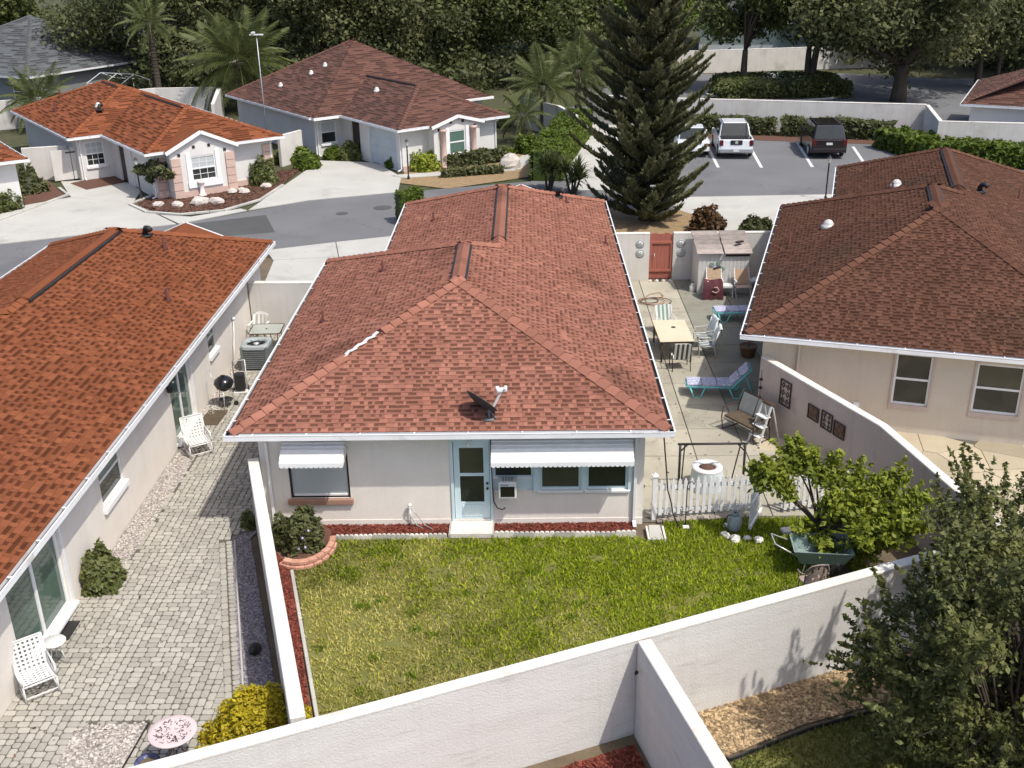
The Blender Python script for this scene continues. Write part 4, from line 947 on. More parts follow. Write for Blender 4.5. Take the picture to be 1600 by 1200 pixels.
# ---- picket fence
def pickets(name, label, a, b, n, h, wd_, post=True, zb=.1, thick=.022, m=None, cat='fence'):
    m = m or PICK; a, b = Vector((*a,0)), Vector((*b,0)); d = b-a; L = d.length; rz = math.atan2(d.y, d.x); t = thing(name, label, cat, tuple(a), rz)
    pr = [(-wd_/2,zb),(wd_/2,zb),(wd_/2,h-.06),(wd_*.15,h),(-wd_*.15,h),(-wd_/2,h-.06)]; k = len(pr)
    me = MB().add([(x,-thick/2,z) for x,z in pr]+[(x,thick/2,z) for x,z in pr], [tuple(range(k)), tuple(range(2*k-1,k-1,-1))]+[(i,i+k,(i+1)%k+k,(i+1)%k) for i in range(k)]).mesh('picket', m)
    for i in range(n): obj('picket', me, t, None, T(L*(i+.6)/n, -.03, 0) @ Matrix.Rotation(random.uniform(-.012,.012), 4, 'Y'))
    for z in (zb+.08, h-.22): MB().bx(0,L,-.012,.03,z-.04,z+.04).build('rail', m, t)
    if post: MB().bx(-.1,.0,-.05,.05,-.02,h+.08).bx(-.115,.015,-.065,.065,h+.08,h+.12).add([(-.1,-.05,h+.12),(0,-.05,h+.12),(0,.05,h+.12),(-.1,.05,h+.12),(-.05,0,h+.19)], [(0,1,4),(1,2,4),(2,3,4),(3,0,4)]).build('post', m, t)
    return t
pickets('picket_fence', 'white picket fence between the lawn and the patio', (2.88,20.9), (5.3,21.18), 17, 1.0, .075)
pickets('picket_gate', 'narrow white gate leaf swung open toward the lawn', (5.3,21.1), (4.88,20.28), 8, .92, .03, False, .03, .02, cat='gate')
pickets('picket_fence', 'short white picket fence behind the citrus tree', (5.75,21.08), (7.75,21.5), 14, .98, .075, False)
for x in (4.62, 5.5): pass
b = MB()
for i in range(18): b.box((2.95+i*.135, 20.78+i*.013, .015), (.12,.16,.03), random.uniform(-.3,.3), random.uniform(.6,1.1))
tag(b.build('wooden_lattice', WOODG, kind='stuff'), 'weathered wooden lattice strip lying below the picket fence', 'lattice')
# ---- swing frame, fire pit
t = thing('swing_frame', 'bare black metal swing frame standing on the patio', 'swing', (4.33,22.25,0))
for x in (-.76,.76):
    MB().tube([(x,-.05,0),(x,0,1.2)], .03, 8).build('post', DARK, t, True); MB().tube([(x*.8,.5,0),(x*.86,.02,1.17)], .016, 6).build('rear_leg', DARK, t, True)
    MB().tube([(x,0,1.0),(x*.78,0,1.18)], .018, 6).build('brace', DARK, t, True)
MB().tube([(-.82,0,1.2),(.82,0,1.2)], .028, 8).build('top_bar', DARK, t, True)
t = thing('fire_pit', 'round white-rimmed planter table filled with brown bark', 'planter', (4.25,22.35,0))
MB().lathe([(.26,0),(.25,.1),(.2,.3),(.24,.5)], n=20).build('pedestal', SHEDW, t, True)
MB().lathe([(.2,.5),(.36,.5),(.37,.54),(.35,.57),(.22,.57),(.2,.53),(.2,.5)], n=28).build('rim', PLAST, t, True)
MB().lathe([(.2,.52),(.1,.55),(0,.56)], n=16).build('bark_fill', MULB, t, True)
b = MB(); n = 26; vs = []
for j, (r_, z) in enumerate(((.36,.53),(.39,.3),(.43,.02))):
    for i in range(n):
        a = PI+PI*i/(n-1); k = r_*(1+.05*math.sin(i*2.1)*(j)); vs.append((math.cos(a)*k, math.sin(a)*k, z))
b.add(vs, [(j*n+i, j*n+i+1, (j+1)*n+i+1, (j+1)*n+i) for j in range(2) for i in range(n-1)]); b.build('skirt', FABW, t, True)
t = thing('shepherd_hook', 'black iron hook stake by the picket fence', 'garden stake', (3.5,20.55,0)); MB().tube([(0,0,-.05),(0,0,1.0),(.02,0,1.1),(.1,0,1.14),(.15,0,1.06)], .012, 6).tube([(-.12,0,.45),(-.12,0,.38),(0,0,.36),(.14,0,.42)], .011, 5).build('stake', DARK, t, True); MB().bx(-.15,.15,-.12,.12,-.01,.03).build('foot_plate', DARK, t); MB().bx(-.07,.07,-.17,-.05,.03,.06).build('paver_weight', CAPW, t)
tag(MB().tube([(2.9,20.35,2.4),(3.0,20.5,1.6),(3.08,20.6,.9),(3.18,20.62,.55),(3.22,20.62,.3),(3.35,20.5,.02)], .016, 6).build('hanging_cable', DARK, None, True), 'black cable drooping from the roof corner to the fence foot', 'cable')
# splash block and edging posts by the corner
t = thing('splash_block', 'grey concrete splash block below the right downspout', 'splash block', (2.8,20.25,0)); MB().prism([(-.16,-.3),(.16,-.3),(.13,.3),(-.13,.3)], -.02, .05).build('block', CONC, t, bevel=.015); MB().bx(-.2,-.16,-.34,.2,-.02,.08).bx(.16,.2,-.34,.2,-.02,.08).build('side_lip', CAPW, t)
# gas bottle and stones
t = thing('gas_bottle', 'dull green-grey gas bottle on stones by the fence', 'gas bottle', (4.55,20.32,.03))
MB().lathe([(.11,0),(.12,.03),(.155,.06),(.16,.22),(.155,.3),(.12,.37),(.05,.4)], n=18).build('tank', TANK, t, True); MB().lathe([(.085,.38),(.085,.47),(.075,.47),(.075,.38)], n=14).build('collar', TANK, t, True); MB().lathe([(.025,.39),(.025,.46)], n=8).build('valve', DARK, t)
tag(MB().tube([(4.5,20.3,.45),(4.38,20.28,.42),(4.3,20.25,.25),(4.38,20.15,.06),(4.7,20.05,.03)], .011, 6).build('gas_hose', DARK, None, True), 'black hose curling beside the gas bottle', 'hose')
def rock(label, loc, r, m=None, name='stone', group=None, flat=.6):
    m_ = MB(); m_.ball((0,0,0), 1, 8, 6); rr_ = random.Random(hash(label) % 1000 if False else int(loc[0]*97+loc[1]*31)); sx, sy = rr_.uniform(.8,1.3), rr_.uniform(.7,1.1)
    m_.v = [(x*r*sx*rr_.uniform(.8,1.15), y*r*sy*rr_.uniform(.8,1.15), max(z, -.35)*r*flat*rr_.uniform(.85,1.15)+r*flat*.3) for x, y, z in m_.v]
    return tag(obj(name, m_.mesh(name, m or ROCK), None, None, T(loc[0], loc[1], 0) @ rotz(rr_.uniform(0,6))), label, 'stone', group)
for x, y, r_, lb in ((4.33,20.12,.12,'pale stone left of the gas bottle'),(4.52,19.95,.15,'flat pale stone in front of the gas bottle'),(4.78,19.98,.11,'small pale stone right of the gas bottle'),(5.02,19.92,.12,'lone pale stone on the grass near the open gate'),(4.42,20.52,.1,'small stone behind the gas bottle')): rock(lb, (x,y), r_, CAPW)
t = thing('paver_block', 'white concrete block lying under the citrus tree', 'block', (5.72,20.2,0), .2); MB().bx(-.15,.15,-.11,.11,-.01,.12).build('block', CAPW, t, bevel=.015)
t = thing('paver_block', 'grey concrete block at the bottom edge of the lower lawn', 'block', (3.35,12.35,0), .4); MB().bx(-.2,.2,-.15,.15,-.01,.15).build('block', CONC, t, bevel=.015)
# garden cart and lace chair
t = thing('garden_cart', 'grey-green plastic garden cart under the citrus tree', 'garden cart', (6.0,18.75,0), -.08)
b = MB(); lo = [(-.42,-.25),(.42,-.3),(.42,.3),(-.42,.25)]; hi = [(-.6,-.38),(.62,-.42),(.62,.42),(-.6,.38)]
vs = [(x,y,.3) for x,y in lo]+[(x,y,.66) for x,y in hi]+[(x*.95,y*.95,.33) for x,y in lo]+[(x*.95,y*.95,.66) for x,y in hi]
b.add(vs, [(3,2,1,0)]+[(i,(i+1)%4,4+(i+1)%4,4+i) for i in range(4)]+[(8,9,10,11)]+[(12+i,12+(i+1)%4,8+(i+1)%4,8+i) for i in range(4)]+[(4+i,4+(i+1)%4,12+(i+1)%4,12+i) for i in range(4)]); b.build('tub', TUB, t, bevel=.02)
for y in (-.3,.3): 
    w = MB().lathe([(.0,-.03),(.17,-.03),(.19,-.02),(.19,.02),(.17,.03),(0,.03)], (0,0,0), 16, 1, T(.35,y,.19) @ Matrix.Rotation(PI/2,4,'X')).build('wheel', DARK, t, True)
MB().tube([(-.5,-.28,.5),(-.95,-.2,.72),(-.98,.2,.72),(-.5,.28,.5)], .018, 6).build('handle', ALU, t, True); MB().tube([(-.3,-.2,.3),(-.36,-.2,0)], .016, 6).tube([(-.3,.2,.3),(-.36,.2,0)], .016, 6).build('stand', ALU, t, True)
t = thing('lace_chair', 'tan lacework metal chair seen from behind by the long wall', 'chair', (5.62,17.75,0), .15)
b = MB(); n = 14; vs = []
for j in range(6):
    z = .42+.5*j/5; hw = .22*(1 if j < 4 else (.93 if j == 4 else .7))
    for i in range(n): x = -hw+2*hw*i/(n-1); vs.append((x, -.2-.07*(z-.42)+.10*(x/.22)**2, z-(.10*(abs(x)/.22)**3 if j == 5 else 0)))
b.add(vs, [(j*n+i, j*n+i+1, (j+1)*n+i+1, (j+1)*n+i) for j in range(5) for i in range(n-1) if (i*3+j*5) % 7]); b.build('backrest', WICK, t)
MB().tube([(-.23,-.1,.4),(-.235,-.13,.75),(-.16,-.22,.91),(0,-.24,.94),(.16,-.22,.91),(.235,-.13,.75),(.23,-.1,.4)], .016, 6).build('back_frame', WICK, t, True)
MB().prism([(-.22,-.2),(.22,-.2),(.24,.2),(-.24,.2)], .40, .425).build('seat', WICK, t)
for x in (-.2,.2):
    MB().tube([(x*1.05,-.16,.4),(x*1.2,-.22,0)], .014, 6).build('leg', WICK, t, True); MB().tube([(x*1.05,.16,.4),(x*1.2,.22,0)], .014, 6).build('leg', WICK, t, True)
    MB().tube([(x*1.1,-.16,.66),(x*1.45,.0,.64),(x*1.35,.18,.6),(x*1.1,.18,.42)], .015, 6).build('arm', WICK, t, True)
# ---- patio dining set
t = thing('dining_table', 'cream rectangular patio table with a parasol hole', 'table', (4.55,31.05,0), .02)
MB().bx(-.52,.52,-.94,.94,.70,.735).build('table_top', CREAM, t, bevel=.01)
MB().lathe([(.07,.0),(.075,.006),(.0,.007)], (.06,.26,.736), 14).build('parasol_hole', DARK, t)
for x in (-.45,.45):
    for y in (-.86,.86): MB().tube([(x,y,0),(x,y,.7)], .028, 8).build('leg', RUST, t, True)
MB().bx(-.5,.5,-.92,.92,.65,.699).build('apron', RUST, t)
def sling_chair(label, loc, rz, cover=None, dark=True, back=SLINGG, fm=None):
    fm = fm or PLAST
    t = thing('sling_chair', label, 'chair', (*loc,0), rz, 'chairs round the patio table')    # faces +y
    for x in (-.27,.27):
        MB().tube([(x,.24,0),(x,.26,.38),(x,.22,.58),(x,-.24,.62),(x,-.3,.9)], .014, 6).build('side_frame', fm, t, True)
        MB().tube([(x,-.3,0),(x,-.18,.4),(x,-.34,.92)], .014, 6).build('leg', fm, t, True)
    for i in range(7):
        x0 = -.24+i*.07; m = (SLINGD if i % 2 else STRIPE) if dark else (back if i % 2 else STRIPE)
        MB().add([(x0,.25,.39),(x0+.066,.25,.39),(x0+.066,-.2,.36),(x0,-.2,.36),(x0,.25,.40),(x0+.066,.25,.40),(x0+.066,-.2,.37),(x0,-.2,.37)], [(3,2,1,0),(4,5,6,7),(0,1,5,4)]).build('seat_strap', m, t)
        m = (back if i % 2 else STRIPE)
        MB().add([(x0,-.2,.38),(x0+.066,-.2,.38),(x0+.066,-.36,.92),(x0,-.36,.92),(x0,-.215,.38),(x0+.066,-.215,.38),(x0+.066,-.375,.92),(x0,-.375,.92)], [(0,1,2,3),(7,6,5,4),(3,2,6,7)]).build('back_strap', m, t)
    if cover:
        b = MB(); vs = []; prof = ((-.15,.42),(-.22,.62),(-.33,.93),(-.37,.98),(-.42,.95),(-.43,.7),(-.44,.5)); n = 8
        for y, z in prof:
            for i in range(n): x = -.27+.54*i/(n-1); vs.append((x, y+.012*math.sin(i*1.9), z+.02*math.sin(i*1.3)*(z < .55)))
        b.add(vs, [(j*n+i,j*n+i+1,(j+1)*n+i+1,(j+1)*n+i) for j in range(len(prof)-1) for i in range(n-1)]); b.build('draped_towel', TOWEL, t, True)
    return t
sling_chair('striped sling chair at the far end of the patio table', (4.55,32.6), PI+.25, False, False)
sling_chair('dark-striped sling chair at the near end of the patio table', (4.62,29.72), .05, False, True, BROWNC, DBRN)
sling_chair('sling chair under a pale towel, right side of the table, farther', (5.62,31.5), PI/2+.15, True)
sling_chair('sling chair under a pale towel, right side of the table, nearer', (5.6,30.75), PI/2-.1, True)
sling_chair('sling chair with pale towel, left side of the table, farther', (3.5,31.55), -PI/2, True)
sling_chair('sling chair, left side of the table, nearer', (3.5,30.75), -PI/2+.1, True)
# ---- loungers
def lounger(label, loc, rz, raise_=True):
    t = thing('sun_lounger', label, 'sun lounger', (*loc,0), rz, 'turquoise sun loungers')   # foot at -x, head at +x
    for y in (-.29,.29): MB().tube([(-.95,y,.34),(.45,y,.34)], .028, 8).build('side_rail', TEAL, t, True)
    for x in (-.75,.35):
        for y in (-.29,.29): MB().tube([(x-.13,y,.33),(x,y,.02),(x+.18,y,.02),(x+.3,y,.33)], .026, 8).build('leg', TEAL, t, True)
    MB().tube([(-.95,-.29,.34),(-.99,0,.34),(-.95,.29,.34)], .028, 8).build('foot_bar', TEAL, t, True)
    a = R(48) if raise_ else R(8); hx, hz = math.cos(a)*.72, math.sin(a)*.72
    for y in (-.29,.29): MB().tube([(.3,y,.34),(.3+hx,y,.34+hz)], .028, 8).build('back_rail', TEAL, t, True)
    MB().tube([(.3+hx,-.29,.34+hz),(.3+hx,.29,.34+hz)], .028, 8).build('head_bar', TEAL, t, True)
    if raise_: MB().tube([(.3+hx*.7,-.25,.34+hz*.7),(.95,-.25,.02)], .02, 6).tube([(.3+hx*.7,.25,.34+hz*.7),(.95,.25,.02)], .02, 6).build('prop', TEAL, t, True)
    for i, (p, q) in enumerate((((-.96,.37),(-.55,.37)),((-.54,.37),(-.13,.37)),((-.12,.37),(.29,.37)))):
        MB().bx(p[0],q[0],-.27,.27,.36,.43).build('cushion', CUSH, t, bevel=.025)
    for i in range(2):
        s0, s1 = .02+i*.36, .36+i*.36; c = T(.3,0,.34) @ Matrix.Rotation(-a,4,'Y'); MB().bx(s0,s1,-.27,.27,.03,.10,1,c).build('cushion', CUSH, t, bevel=.025)
lounger('turquoise sun lounger with raised back and floral cushion, in the open', (5.5,27.75), -.08)
lounger('turquoise sun lounger with floral cushion half under the right eave', (7.3,33.95), .02)
# ---- glider bench, ladder, pot
t = thing('glider_bench', 'brown metal garden bench with two grey back panels', 'bench', (5.72,25.15,0), R(-57)+PI)   # faces +y? back at -y
b = MB().prism([(-.55,-.22),(.55,-.22),(.55,.26),(-.55,.26)], .38, .45); b.build('seat', BROWNC, t, bevel=.02)
for x in (-.28,.28): MB().add([(x-.26,-.24,.5),(x+.26,-.24,.5),(x+.26,-.4,.95),(x-.26,-.4,.95),(x-.26,-.265,.49),(x+.26,-.265,.49),(x+.26,-.425,.94),(x-.26,-.425,.94)], [(0,1,2,3),(7,6,5,4),(3,2,6,7),(0,3,7,4),(1,5,6,2)]).build('back_panel', GREYM, t)
MB().tube([(-.56,-.22,.42),(-.56,-.42,.97),(.56,-.42,.97),(.56,-.22,.42)], .018, 6).tube([(0,-.24,.45),(0,-.42,.96)], .016, 6).build('back_frame', RUST, t, True)
for x in (-.58,.58):
    MB().tube([(x,-.32,.68),(x,.28,.66),(x,.32,.4),(x,.26,.02),(x,-.3,.02),(x,-.26,.42)], .018, 6).build('side_frame', RUST, t, True)
t = thing('step_ladder', 'white aluminium step ladder with dark top handle beside the pink wall', 'ladder', (6.12,24.75,0), R(-60)+PI)   # steps face +y
for x in (-.2,.2):
    MB().beam((x,.35,0),(x*.8,-.02,1.05),.05,.025).build('front_rail', PLAST, t); MB().beam((x,-.35,0),(x*.8,-.08,1.0),.04,.02).build('rear_rail', PLAST, t)
for i, z in enumerate((.25,.5,.75)): MB().box((0,.35-.352*z,z), (.37,.2,.03)).build('step', PLAST, t, bevel=.008)
MB().box((0,-.06,1.07), (.36,.12,.06)).build('top_handle', RUST, t, bevel=.015)
t = thing('plant_pot', 'round brown pot with bare soil under the right eave', 'pot', (6.85,30.6,0)); MB().lathe([(.17,0),(.2,.02),(.27,.32),(.29,.34),(.29,.38),(.25,.38),(.24,.3)], n=20).build('pot', POT, t, True); MB().lathe([(.245,.32),(0,.34)], n=16).build('soil', SOIL, t); MB().tube([(0,0,.3),(.02,0,.75)], .02, 6).build('stem', BARK, t)
# ---- shed and what stands before it
t = thing('garden_shed', 'low white garden shed with weathered wooden lid roof', 'shed', (7.1,37.45,0))
b = MB()
for i in range(13): MB().bx(-.9+i*.138,-.9+i*.138+.132,-.74,-.70,.02,1.52).build('front_board', SHEDW, t)
MB().bx(-.9,.9,-.70,.72,.0,1.5).build('shed_body', SHEDW, t)
sl_ = Matrix.Translation((0,-.02,1.72)) @ Matrix.Rotation(R(13),4,'X')
for i in range(5):
    for (x0, x1) in ((-1.0,-.03),(.0,1.0)): MB().bx(x0+random.uniform(0,.03),x1-random.uniform(0,.03),-.86+i*.345,-.86+i*.345+.335,-.015,.02,random.uniform(.7,1.2),sl_).build('roof_board', WOODG, t)
MB().bx(.05,.92,-.76,-.74,1.4,1.52).build('dark_gap', DBRN, t); MB().box((.6,-.3,1.81), (.3,.12,.05), .5).build('loose_slat', DBRN, t)
t = thing('butterfly_ornament', 'green metal dragonfly ornament hung on the shed front', 'ornament', (6.85,36.69,1.0))
for a, l in ((2.6,.2),(1.2,.22),(-.3,.22),(-2.0,.22)): MB().lathe([(0,-.01),(.5,-.01),(.5,.01),(.36,.012),(0,.012)], (0,0,0), 14, 1, T(math.cos(a)*.2,0,math.sin(a)*.2) @ Matrix.Rotation(-a,4,'Y') @ Matrix.Diagonal((l*.9,1,l*.75,1)) @ Matrix.Rotation(PI/2,4,'X')).build('wing', MATS['green_stripe'], t)
MB().tube([(-.12,-.02,-.05),(.14,-.02,.05)], .03, 6).build('body', DARK, t, True)
def folding_chair(label, loc, rz, m1, m2):
    t = thing('folding_chair', label, 'chair', (*loc,0), rz)     # faces -y
    for x in (-.27,.27):
        MB().tube([(x,-.28,0),(x,.05,.42),(x,.26,1.0)], .016, 6).build('side_frame', PLAST, t, True); MB().tube([(x,.25,0),(x,-.22,.42)], .016, 6).build('leg', PLAST, t, True); MB().box((x,-.05,.62), (.05,.42,.03)).build('arm', PLAST, t)
    for i in range(6): MB().add([(-.25,.07+.027*i*1.0+.0,.46+i*.085),(.25,.07+.027*i,.46+i*.085),(.25,.095+.027*i,.53+i*.085),(-.25,.095+.027*i,.53+i*.085)], [(0,1,2,3)]).build('back_strap', m1, t)
    for i in range(7): MB().add([(-.25+i*.072,.065,.46),(-.2+i*.072,.065,.46),(-.2+i*.072,.23,.98),(-.25+i*.072,.23,.98)], [(0,1,2,3)]).build('upright_strap', TAN, t)
    MB().bx(-.26,.26,-.24,.08,.40,.425).build('seat', m2, t, bevel=.01); return t
folding_chair('red plaid webbed folding chair right of the white side table', (7.75,36.35), .1, PLAID, PINKF)
folding_chair('tan webbed folding chair hidden behind a maroon printed bag', (6.75,36.45), 0, TAN, TAN)
t = thing('printed_bag', 'maroon printed fabric draped over the left folding chair', 'fabric', (6.65,36.15,0))
b = MB(); n = 10; vs = []
for j, (y, z, w) in enumerate(((.3,.62,.30),(.12,.66,.33),(-.06,.6,.34),(-.14,.35,.36),(-.18,.03,.38))):
    for i in range(n): x = -w+2*w*i/(n-1); vs.append((x, y+.03*math.sin(i*1.7+j), z+.03*math.sin(i*1.1+j*2)+(.06 if i in (0,n-1) and j < 2 else 0)))
b.add(vs, [(j*n+i,j*n+i+1,(j+1)*n+i+1,(j+1)*n+i) for j in range(4) for i in range(n-1)]); b.build('cloth', MAROON, t, True)
MB().tube([(.0,-.15,.45),(.12,-.19,.5),(.2,-.2,.38),(.1,-.2,.28),(-.04,-.2,.34)], .02, 6).build('print_swirl', PINKF, t, True)
t = thing('side_table', 'white slatted plastic side table by the shed', 'table', (7.2,36.45,0))
for i in range(4): MB().bx(-.21+i*.108,-.21+i*.108+.1,-.2,.2,.40,.43).build('slat', PLAST, t)
MB().bx(-.215,.215,-.205,.205,.36,.395).build('apron', PLAST, t)
for x in (-.18,.18):
    for y in (-.17,.17): MB().beam((x,y,.38),(x*1.1,y*1.1,0),.04,.04).build('leg', PLAST, t)
t = thing('plastic_jug', 'white plastic jug at the shed corner', 'jug', (6.05,36.95,0)); MB().lathe([(.09,0),(.1,.02),(.1,.22),(.05,.3),(.04,.35)], n=12).build('jug_body', PLAST, t, True); MB().lathe([(.045,.35),(.045,.39),(0,.39)], n=10).build('cap', GREYB, t); MB().tube([(.05,0,.3),(.11,0,.28),(.1,0,.18)], .014, 6).build('handle', PLAST, t, True)
t = thing('storage_bin', 'dull teal bin partly under the right eave by the shed', 'bin', (8.35,36.4,0)); MB().lathe([(.2,0),(.26,.55),(.28,.56),(.28,.6),(.24,.6)], n=18).build('bin_body', TUB, t, True); MB().lathe([(.29,.6),(.29,.64),(0,.67)], n=18).build('lid', PLAST, t, True)
# ---- red gate, wall plates, painted stones
t = thing('red_gate', 'brick-red wooden gate in the far white wall', 'gate', (5.06,38.5,0))
for i in range(6): MB().bx(-.425+i*.142,-.425+i*.142+.138,-.02,.02,.04,1.78+.02*math.sin(i*2)).build('board', REDW, t)
for z in (1.45,.36): MB().bx(-.43,.43,-.065,-.022,z-.05,z+.05).build('rail', REDW, t, bevel=.006)
for x in (-.39,.39): MB().bx(x-.04,x+.04,-.06,-.022,.41,1.40).build('stile', REDW, t)
MB().tube([(-.25,-.03,1.0),(-.25,-.09,1.0),(-.25,-.09,.92)], .014, 6).build('latch', PLAST, t)
for x, z, lb in ((4.26,1.42,'upper pale wall plate left of the red gate'),(4.27,1.05,'lower pale wall plate left of the red gate'),(5.78,1.42,'upper pale wall plate right of the red gate'),(5.8,1.05,'lower pale wall plate right of the red gate')):
    t = thing('wall_plate', lb, 'ornament', (x,38.395,z)); Mx = Matrix.Rotation(PI/2,4,'X')
    MB().lathe([(.155,-.01),(.16,.015),(.12,.02),(.1,.012)], (0,0,0), 18, 1, Mx).build('rim', GREYL, t, True); MB().lathe([(.1,0),(.1,.015),(0,.018)], (0,0,0), 14, 1, Mx).build('plate_centre', CAPW, t, True)
    for i in range(5): a = i*2*PI/5; MB().ball((math.cos(a)*.05,-.02,math.sin(a)*.05), (.025,.01,.025), 6, 4).build('petal', GREYL, t)
for i, lb in enumerate(('leftmost pale painted stone at the foot of the red gate','second painted stone, brown, at the red gate','third painted stone, white, at the red gate','middle dark painted stone at the red gate','fifth painted stone, pale, at the red gate','sixth painted stone, brown, at the red gate','rightmost white painted stone at the red gate')): rock(lb, (4.66+i*.125,38.2), .075, (ROCK, POT, CAPW, DBRN)[i % 4], 'painted_stone', 'stones at the red gate', .9)
t = thing('coiled_hose', 'tan garden hose in loose loops on the patio by the eave', 'hose', (4.35,35.9,.03))
for k in range(3): MB().tube([(math.cos(a)*(.35+.1*k)+k*.12, math.sin(a)*(.28+.07*k)-k*.1, .02+.015*k) for a in [i*PI/8 for i in range(16)]], .014, 6, closed=True).build('loop', TANH if k % 2 else RUST, t, True)
MB().tube([(.3,.2,.02),(.6,.5,.02),(.5,.9,.02),(.1,.7,.02),(-.4,-.3,.02)], .014, 6).build('loose_end', TANH, t, True)
def condenser(label, loc, s, h):
    t = thing('air_conditioner', label, 'air conditioner', (*loc,0)); MB().bx(-s/2-.05,s/2+.05,-s/2-.05,s/2+.05,-.02,.05).build('pad', CONC, t)
    n = 9
    for sd in range(4):
        Mr = rotz(sd*PI/2)
        for i in range(n): MB().bx(-s/2+.05,s/2-.05,-s/2,-s/2+.02,.12+i*(h-.26)/n,.12+i*(h-.26)/n+(h-.26)/n*.6,1,Mr).build('louvre', GREYB, t)
    for x in (-1,1):
        for y in (-1,1): MB().box((x*(s/2-.03),y*(s/2-.03),h/2), (.07,.07,h-.1)).build('corner_post', GREYB, t)
    MB().bx(-s/2+.03,s/2-.03,-s/2+.03,s/2-.03,.06,h-.1).build('coil', DARK, t)
    MB().lathe([(s*.40,h-.1),(s*.68,h-.1),(s*.70,h-.06),(s*.66,h),(s*.42,h),(s*.37,h-.04),(s*.37,h-.1)], n=4 and 32, M=Matrix.Identity(4)).v
    b = MB(); n = 40; vs = []
    for r_, z in ((1.0,h-.12),(1.0,h-.03),(.97,h),(.0,h)):
        for i in range(n):
            a = 2*PI*i/n; c_, s_ = math.cos(a), math.sin(a); k = (abs(c_)**6+abs(s_)**6)**(-1/6)*s/2*1.03
            rr_ = k*r_ if r_ > .5 else s*.39; vs.append((c_*rr_, s_*rr_, z))
    for i in range(n): a = 2*PI*i/n; vs.append((math.cos(a)*s*.36, math.sin(a)*s*.36, h-.08))
    b.add(vs, [(j*n+i,j*n+(i+1)%n,(j+1)*n+(i+1)%n,(j+1)*n+i) for j in range(4) for i in range(n)]); b.build('top_shroud', GREYL, t, True)
    MB().lathe([(s*.36,h-.09),(0,h-.09)], n=24).build('fan_well', DARK, t); MB().lathe([(.09,h-.09),(.09,h-.04),(0,h-.02)], n=14).build('motor', ALU, t, True)
    for i in range(8): a = i*PI/4; MB().beam((math.cos(a)*.08,math.sin(a)*.08,h-.05),(math.cos(a)*s*.4,math.sin(a)*s*.4,h-.02),.012,.01).build('grille_bar', GREYB, t)
    return t
condenser('grey air conditioner unit on gravel by the orange-roofed house', (-8.28,30.15), .82, .85)
condenser('dark air conditioner unit half hidden by the red roof eave', (3.25,36.95), .75, .85)
# ---- paver patio furniture
def strap_chair(label, loc, rz):
    t = thing('strap_chair', label, 'chair', (*loc,0), rz, 'white strap chairs on the pavers')     # faces -y
    for x in (-.28,.28):
        MB().tube([(x,-.27,0),(x,-.25,.36),(x,.22,.36),(x,.36,.92)], .018, 6).build('side_frame', PLAST, t, True); MB().tube([(x,.3,0),(x,.18,.36)], .018, 6).build('rear_leg', PLAST, t, True)
        MB().tube([(x*1.03,-.25,.36),(x*1.05,-.24,.58),(x*1.05,.27,.58)], .018, 6).build('arm', PLAST, t, True); MB().tube([(x,-.26,.1),(x,.27,.1)], .014, 6).build('side_stretcher', PLAST, t, True)
    MB().tube([(-.28,.36,.92),(.28,.36,.92)], .018, 6).build('top_rail', PLAST, t, True); MB().tube([(-.28,-.26,.34),(.28,-.26,.34)], .018, 6).build('front_rail', PLAST, t, True); MB().tube([(-.28,-.26,.1),(.28,-.26,.1)], .014, 6).build('front_stretcher', PLAST, t, True)
    for i in range(7):
        y = -.22+i*.07; MB().bx(-.28,.28,y-.02,y+.02,.365,.372).build('seat_strap', PLAST, t); q = i/6; MB().add([(-.28,.235+q*.115-.004,.41+q*.46),(.28,.235+q*.115-.004,.41+q*.46),(.28,.235+q*.115+.006,.45+q*.46),(-.28,.235+q*.115+.006,.45+q*.46)], [(0,1,2,3)]).build('back_strap', PLAST, t)
    for i in range(7):
        x = -.24+i*.08; MB().bx(x-.02,x+.02,-.25,.22,.374,.379).build('seat_strap', PLAST, t); MB().add([(x-.02,.222,.38),(x+.02,.222,.38),(x+.02,.352,.9),(x-.02,.352,.9)], [(0,1,2,3)]).build('back_strap', PLAST, t)
    return t
strap_chair('white strap chair beside the near sliding door', (-8.78,15.12), R(38)); strap_chair('white strap chair in front of the far sliding door', (-8.52,24.4), R(32))
t = thing('side_table', 'small round white side table behind the near strap chair', 'table', (-8.72,15.85,0)); MB().lathe([(.0,.5),(.2,.5),(.21,.515),(.2,.53),(0,.532)], n=24).build('table_top', PLAST, t, True)
for i in range(3): a = i*2.1; MB().tube([(math.cos(a)*.06,math.sin(a)*.06,.5),(math.cos(a)*.17,math.sin(a)*.17,0)], .012, 6).build('leg', PLAST, t, True)
t = thing('ornate_table', 'round rose-white filigree table at the bottom left', 'table', (-5.72,13.25,0)); MB().lathe([(.30,.685),(.375,.69),(.385,.705),(.375,.72),(.30,.715)], n=36).build('table_rim', ORN, t, True); MB().lathe([(0,.69),(.30,.69),(.30,.708),(.0,.708)], n=30).build('table_top', ORN, t)
b = MB(); rr_ = random.Random(8)
for i in range(130):
    a, r_ = rr_.uniform(0,6.28), .04+.25*rr_.random()**.6; b.box((math.cos(a)*r_, math.sin(a)*r_, .711), (rr_.uniform(.02,.055), .014, .008), rr_.uniform(0,3))
b.lathe([(.012,.708),(.012,.712),(0,.712)], n=8); b.build('filigree_cuts', RUST, t, kind='stuff')
for i in range(3): a = .5+i*2.1; MB().tube([(math.cos(a)*.08,math.sin(a)*.08,.69),(math.cos(a)*.1,math.sin(a)*.1,.3),(math.cos(a)*.28,math.sin(a)*.28,0)], .018, 6).build('leg', WICK, t, True)
